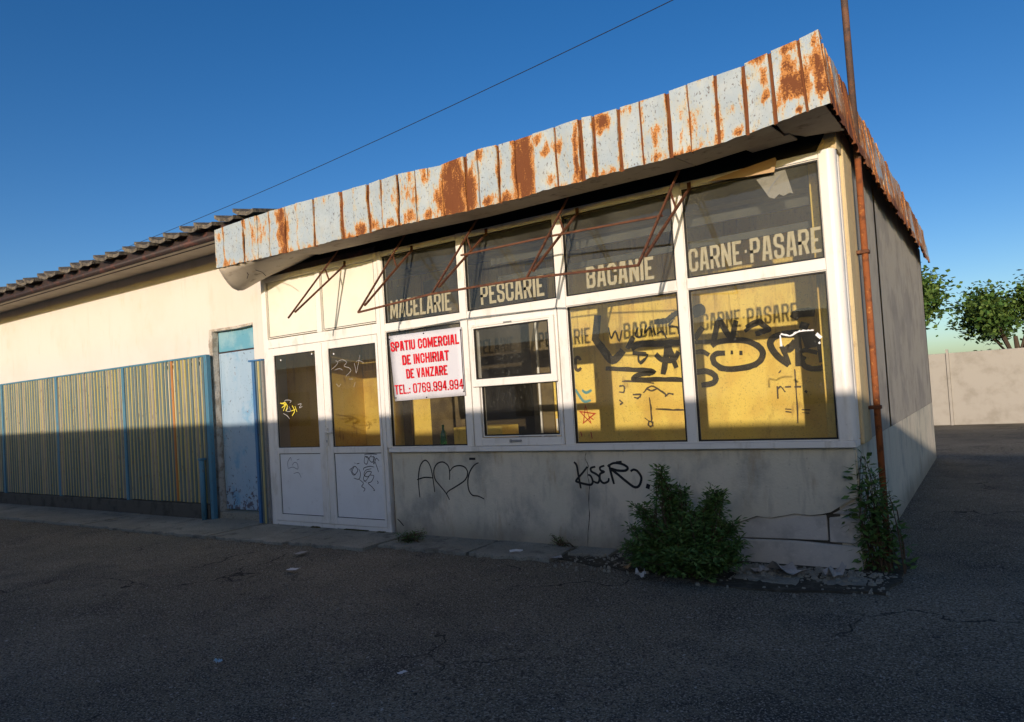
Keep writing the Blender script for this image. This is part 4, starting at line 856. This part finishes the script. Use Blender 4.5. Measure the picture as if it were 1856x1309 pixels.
# ================================================================ PLANTS
def leafy(name, base, lobes, nst, nleaf, size, label, cat, spread=.22, seed=1):
    rnd = random.Random(seed); root = thing(name, base, label, cat)
    st = MB(); V, F, T = [], [], []
    for s_ in range(nst):
        tip, rad = lobes[s_ % len(lobes)]
        b = Vector(base)+Vector((rnd.gauss(0, .07), rnd.gauss(0, .05), 0)); t = Vector(tip)+Vector((rnd.gauss(0, rad), rnd.gauss(0, rad), rnd.gauss(0, rad*.7)))
        t.z = max(t.z, .04)
        mid = b.lerp(t, .5)+Vector((rnd.gauss(0, .05), rnd.gauss(0, .05), .05*rnd.random()))
        P = [b, b.lerp(mid, .5)+Vector((0, 0, .02)), mid, mid.lerp(t, .5), t]; st.tube(P, .007, 5, .002)
        tint = rnd.random()
        for _ in range(nleaf):
            u = rnd.random()**.75; i = min(int(u*4), 3); p = P[i].lerp(P[i+1], u*4-i)
            ang = rnd.uniform(0, 2*math.pi); el = rnd.uniform(-.5, .8); d = Vector((math.cos(ang)*math.cos(el), math.sin(ang)*math.cos(el), math.sin(el)))
            p = p+d*rnd.uniform(.0, .085*(1.1-u*.6)); L = size*rnd.uniform(.55, 1.25); W = L*rnd.uniform(.28, .42)
            side = d.cross(Vector((rnd.gauss(0, .5), rnd.gauss(0, .5), 1))).normalized(); nrm = side.cross(d)
            if p.y > .0-.02 and p.x < -.93: p.y = -.02-rnd.random()*.04
            if p.z < .01: p.z = .01+.03*rnd.random()
            q = p+d*L; m = p+d*L*.45-nrm*L*.06
            q.y = min(q.y, -.004) if q.x < -.93 else q.y
            n = len(V); V += [p, m+side*W*.5+nrm*.004, q-nrm*L*.1, m-side*W*.5+nrm*.004]; F += [(n, n+1, n+2), (n, n+2, n+3)]
            tv = min(1, max(0, tint*.5+rnd.random()*.5-.1)); T += [tv]*4
    obj('stems', st, 'stem', root)
    me = bpy.data.meshes.new('foliage'); me.from_pydata([tuple(v) for v in V], [], F); me.update()
    a = me.attributes.new('tint', 'FLOAT', 'POINT'); a.data.foreach_set('value', T); me.materials.append(MAT['leaf'])
    obj('foliage', me, (), root, kind='stuff'); return root
def L3(px, py, y): return tuple(aty(px, py, y))
lob = [(L3(1198, 850, -.42), .02), (L3(1200, 880, -.42), .035), (L3(1234, 885, -.45), .03), (L3(1292, 895, -.38), .04), (L3(1306, 890, -.36), .04), (L3(1285, 930, -.40), .06), (L3(1230, 930, -.5), .06),
       (L3(1160, 920, -.48), .035), (L3(1150, 965, -.5), .05), (L3(1140, 990, -.55), .04), (L3(1330, 950, -.42), .04), (L3(1335, 985, -.45), .05), (L3(1180, 960, -.55), .07), (L3(1225, 970, -.62), .08), (L3(1270, 970, -.60), .08), (L3(1300, 1000, -.62), .07),
       (L3(1180, 1010, -.72), .07), (L3(1230, 1015, -.78), .07), (L3(1280, 1020, -.75), .07), (L3(1330, 1020, -.60), .06), (L3(1160, 1015, -.60), .05), (L3(1250, 940, -.5), .07)]
leafy('bush', (-2.16, -.50, 0), lob, 264, 90, .050, 'dense dark green bush growing against the grey plinth', 'bush', seed=3)
lob2 = [((-.90, .02, .86), .02), ((-.88, .0, .74), .03), ((-.86, .0, .62), .035), ((-.84, .02, .50), .04), ((-.80, .05, .66), .05), ((-.80, .05, .40), .05)]
leafy('climbing_plant', (-.80, .08, 0), lob2, 30, 34, .075, 'broad leaved green plant at the building corner below the corner post', 'plant', seed=8)
wd = [((-5.10, -.28, .10), .02), ((-5.28, -.36, .07), .05), ((-5.38, -.38, .04), .04), ((-5.18, -.34, .06), .04)]
leafy('weed', (-5.28, -.34, .01), wd, 22, 22, .028, 'small dark weed on the pavement right of the double door', 'weed', seed=12)
wd = [((-3.02, -.04, .10), .02), ((-2.95, -.05, .06), .03)]
leafy('weed', (-3.60, -.05, .01), [((-3.62, -.06, .09), .03), ((-3.56, -.05, .05), .03)], 10, 16, .022, 'tiny weed at the plinth foot left of the black tag', 'weed', seed=15)

# ================================================================ LITTER
def scrap(x, y, s, mat, label, seed, name='litter_scrap', h=.02):
    rnd = random.Random(seed); n = 4; V = []
    a = rnd.uniform(0, 3); ca, sa = math.cos(a), math.sin(a); asp = rnd.uniform(.4, .8)
    for j in range(n+1):
        for i in range(n+1):
            u, v = (i/n-.5)*s+rnd.uniform(-.1, .1)*s, (j/n-.5)*s*asp+rnd.uniform(-.1, .1)*s*asp
            V.append((x+u*ca-v*sa, y+u*sa+v*ca, .022+abs(rnd.gauss(0, 1))*h))
    mb = MB(); mb.add(V, [(j*(n+1)+i, j*(n+1)+i+1, (j+1)*(n+1)+i+1, (j+1)*(n+1)+i) for j in range(n) for i in range(n)])
    o = obj(name, mb, mat); o.modifiers.new('s', 'SOLIDIFY').thickness = .0015; return tag(o, label, 'litter')
scrap(-5.515, -1.684, .10, 'paper_white', 'narrow white paper scrap on the asphalt in front of the double door', 1, h=.003)
scrap(-3.967, -3.47, .045, 'paper_blue', 'crumpled pale blue wrapper on the asphalt, nearest to the viewer', 2, h=.010)
scrap(-3.895, -.377, .12, 'paper_white', 'white scrap on the pavement edge under the heart graffiti', 3, h=.006)
scrap(-3.364, -.499, .10, 'paper', 'grey scrap on the broken pavement left of the bush', 4, h=.012)
scrap(-2.42, -.80, .10, 'paper_white', 'white crumpled cup piece in front of the bush', 5, h=.03)
scrap(-1.42, -.33, .26, 'paper', 'large crumpled grey paper on the rubble right of the bush', 6, h=.03)
scrap(-1.08, -.33, .17, 'paper', 'torn pale bag on the rubble near the building corner', 7, h=.05)
scrap(-1.62, -.34, .12, 'paper', 'small grey paper shred between the bush and the large crumpled paper', 8, h=.015)
scrap(-2.805, -3.113, .05, 'paper_white', 'tiny white stub lying alone on the asphalt in front', 9, h=.002)
scrap(-6.05, -1.16, .13, 'paper', 'flat grey scrap on the asphalt near the pavement edge', 10, h=.002)
scrap(-2.62, -.62, .07, 'card', 'brown shard at the left foot of the bush', 11, h=.02)
# loose rubble: countless crumbs, one mass
rb = MB(); rnd = random.Random(5)
def stone(x, y, s, z=0):
    n = 5; top = [(x+math.cos(k*1.257)*s*rnd.uniform(.4, .75), y+math.sin(k*1.257)*s*rnd.uniform(.4, .75), z+s*rnd.uniform(.3, .7)) for k in range(n)]
    bot = [(x+math.cos(k*1.257)*s*rnd.uniform(.7, 1.1), y+math.sin(k*1.257)*s*rnd.uniform(.7, 1.1), z-.01) for k in range(n)]
    rb.add(top+bot, [(0, 1, 2, 3, 4)]+[(i, (i+1) % n, n+(i+1) % n, n+i) for i in range(n)])
for _ in range(900): stone(rnd.uniform(-3.3, -.7), -.05-abs(rnd.gauss(0, .28)), rnd.choice([.006, .01, .014, .02]))
for _ in range(260): stone(rnd.uniform(-10.5, -3.2), -.03-abs(rnd.gauss(0, .30)), rnd.choice([.005, .008, .012]), .02)
for _ in range(900): stone(rnd.uniform(-9, 1), rnd.uniform(-4.6, -.9), rnd.choice([.003, .004, .006]))
for _ in range(150): stone(rnd.uniform(-1.9, -.75), rnd.uniform(-.42, -.12), rnd.uniform(.02, .045))
obj('rubble', rb, 'apron', kind='stuff')

# ================================================================ ACROSS THE STREET (throws the evening shade) AND BEYOND
ob = thing('opposite_building', (0, -10, 0), 'long low building across the street behind the viewer', 'building')
box('wall', (-32, 26, -12, -9.4, -.1, 2.70), 'cream', ob); box('roof', (-32.2, 26.2, -12.3, -9.3, 2.701, 2.855), 'ceil', ob)
for k in range(12): box('window', (-20+k*3.2, -18.4+k*3.2, -9.42, -9.38, .95, 2.05), 'far_glass', ob)
# precast fence, trees and a block of flats past the right-hand side of the shop
fw2 = thing('panel_fence', (6, 16, 0), 'grey precast panel fence beyond the side of the shop', 'fence')
for k in range(13): obj('panel', MB().box(-11+k*2.5, -8.56+k*2.5, 16, 16.06, 0, 1.9), 'panel_wall', fw2, .01); obj('post', MB().box(-8.56+k*2.5, -8.50+k*2.5, 15.95, 16.1, 0, 2.0), 'panel_wall', fw2)
def tree(x, y, h, r, seed, label):
    rnd = random.Random(seed); root = thing('broadleaf_tree', (x, y, 0), label, 'tree', 'trees beyond the panel fence')
    tk = MB().tube([(x, y, 0), (x+.1, y, h*.3), (x, y+.1, h*.6)], .16, 8, .06); cl = []
    for k in range(16):
        a = rnd.uniform(0, 6.28); e = rnd.uniform(.2, 1); rr = r*rnd.uniform(.3, .75); c = Vector((x+math.cos(a)*rr, y+math.sin(a)*rr, h*.62+e*h*.30)); cl.append(c); tk.tube([(x, y, h*.38), tuple(c)], .05, 5, .015)
    obj('trunk', tk, 'bark', root); V, F, T = [], [], []
    for _ in range(9000):
        c = rnd.choice(cl); p = c+Vector((rnd.gauss(0, r*.17), rnd.gauss(0, r*.17), rnd.gauss(0, r*.14))); s = rnd.uniform(.08, .17)
        d = Vector((rnd.gauss(0, 1), rnd.gauss(0, 1), rnd.gauss(0, .6))).normalized(); e = d.cross(Vector((rnd.gauss(0, 1), 0.3, 1))).normalized(); n = len(V)
        V += [p, p+(d+e)*s*.5, p+d*s*1.2, p+(d-e)*s*.5]; F += [(n, n+1, n+2, n+3)]; T += [rnd.random()]*4
    me = bpy.data.meshes.new('crown'); me.from_pydata([tuple(v) for v in V], [], F); me.update(); a = me.attributes.new('tint', 'FLOAT', 'POINT'); a.data.foreach_set('value', T); me.materials.append(MAT['leaf']); obj('crown', me, (), root)
tree(-2.6, 20, 4.6, 1.8, 1, 'round green tree directly behind the panel fence, next to the shop side'); tree(.6, 22, 4.0, 1.9, 2, 'lower bushy green tree behind the panel fence, farther right'); tree(3.6, 24, 5.2, 2.1, 3, 'taller loose green tree behind the panel fence at the picture edge')
print('objects', len(bpy.data.objects), 'tris', sum(len(p.vertices)-2 for o in bpy.data.objects if o.type == 'MESH' for p in o.data.polygons))
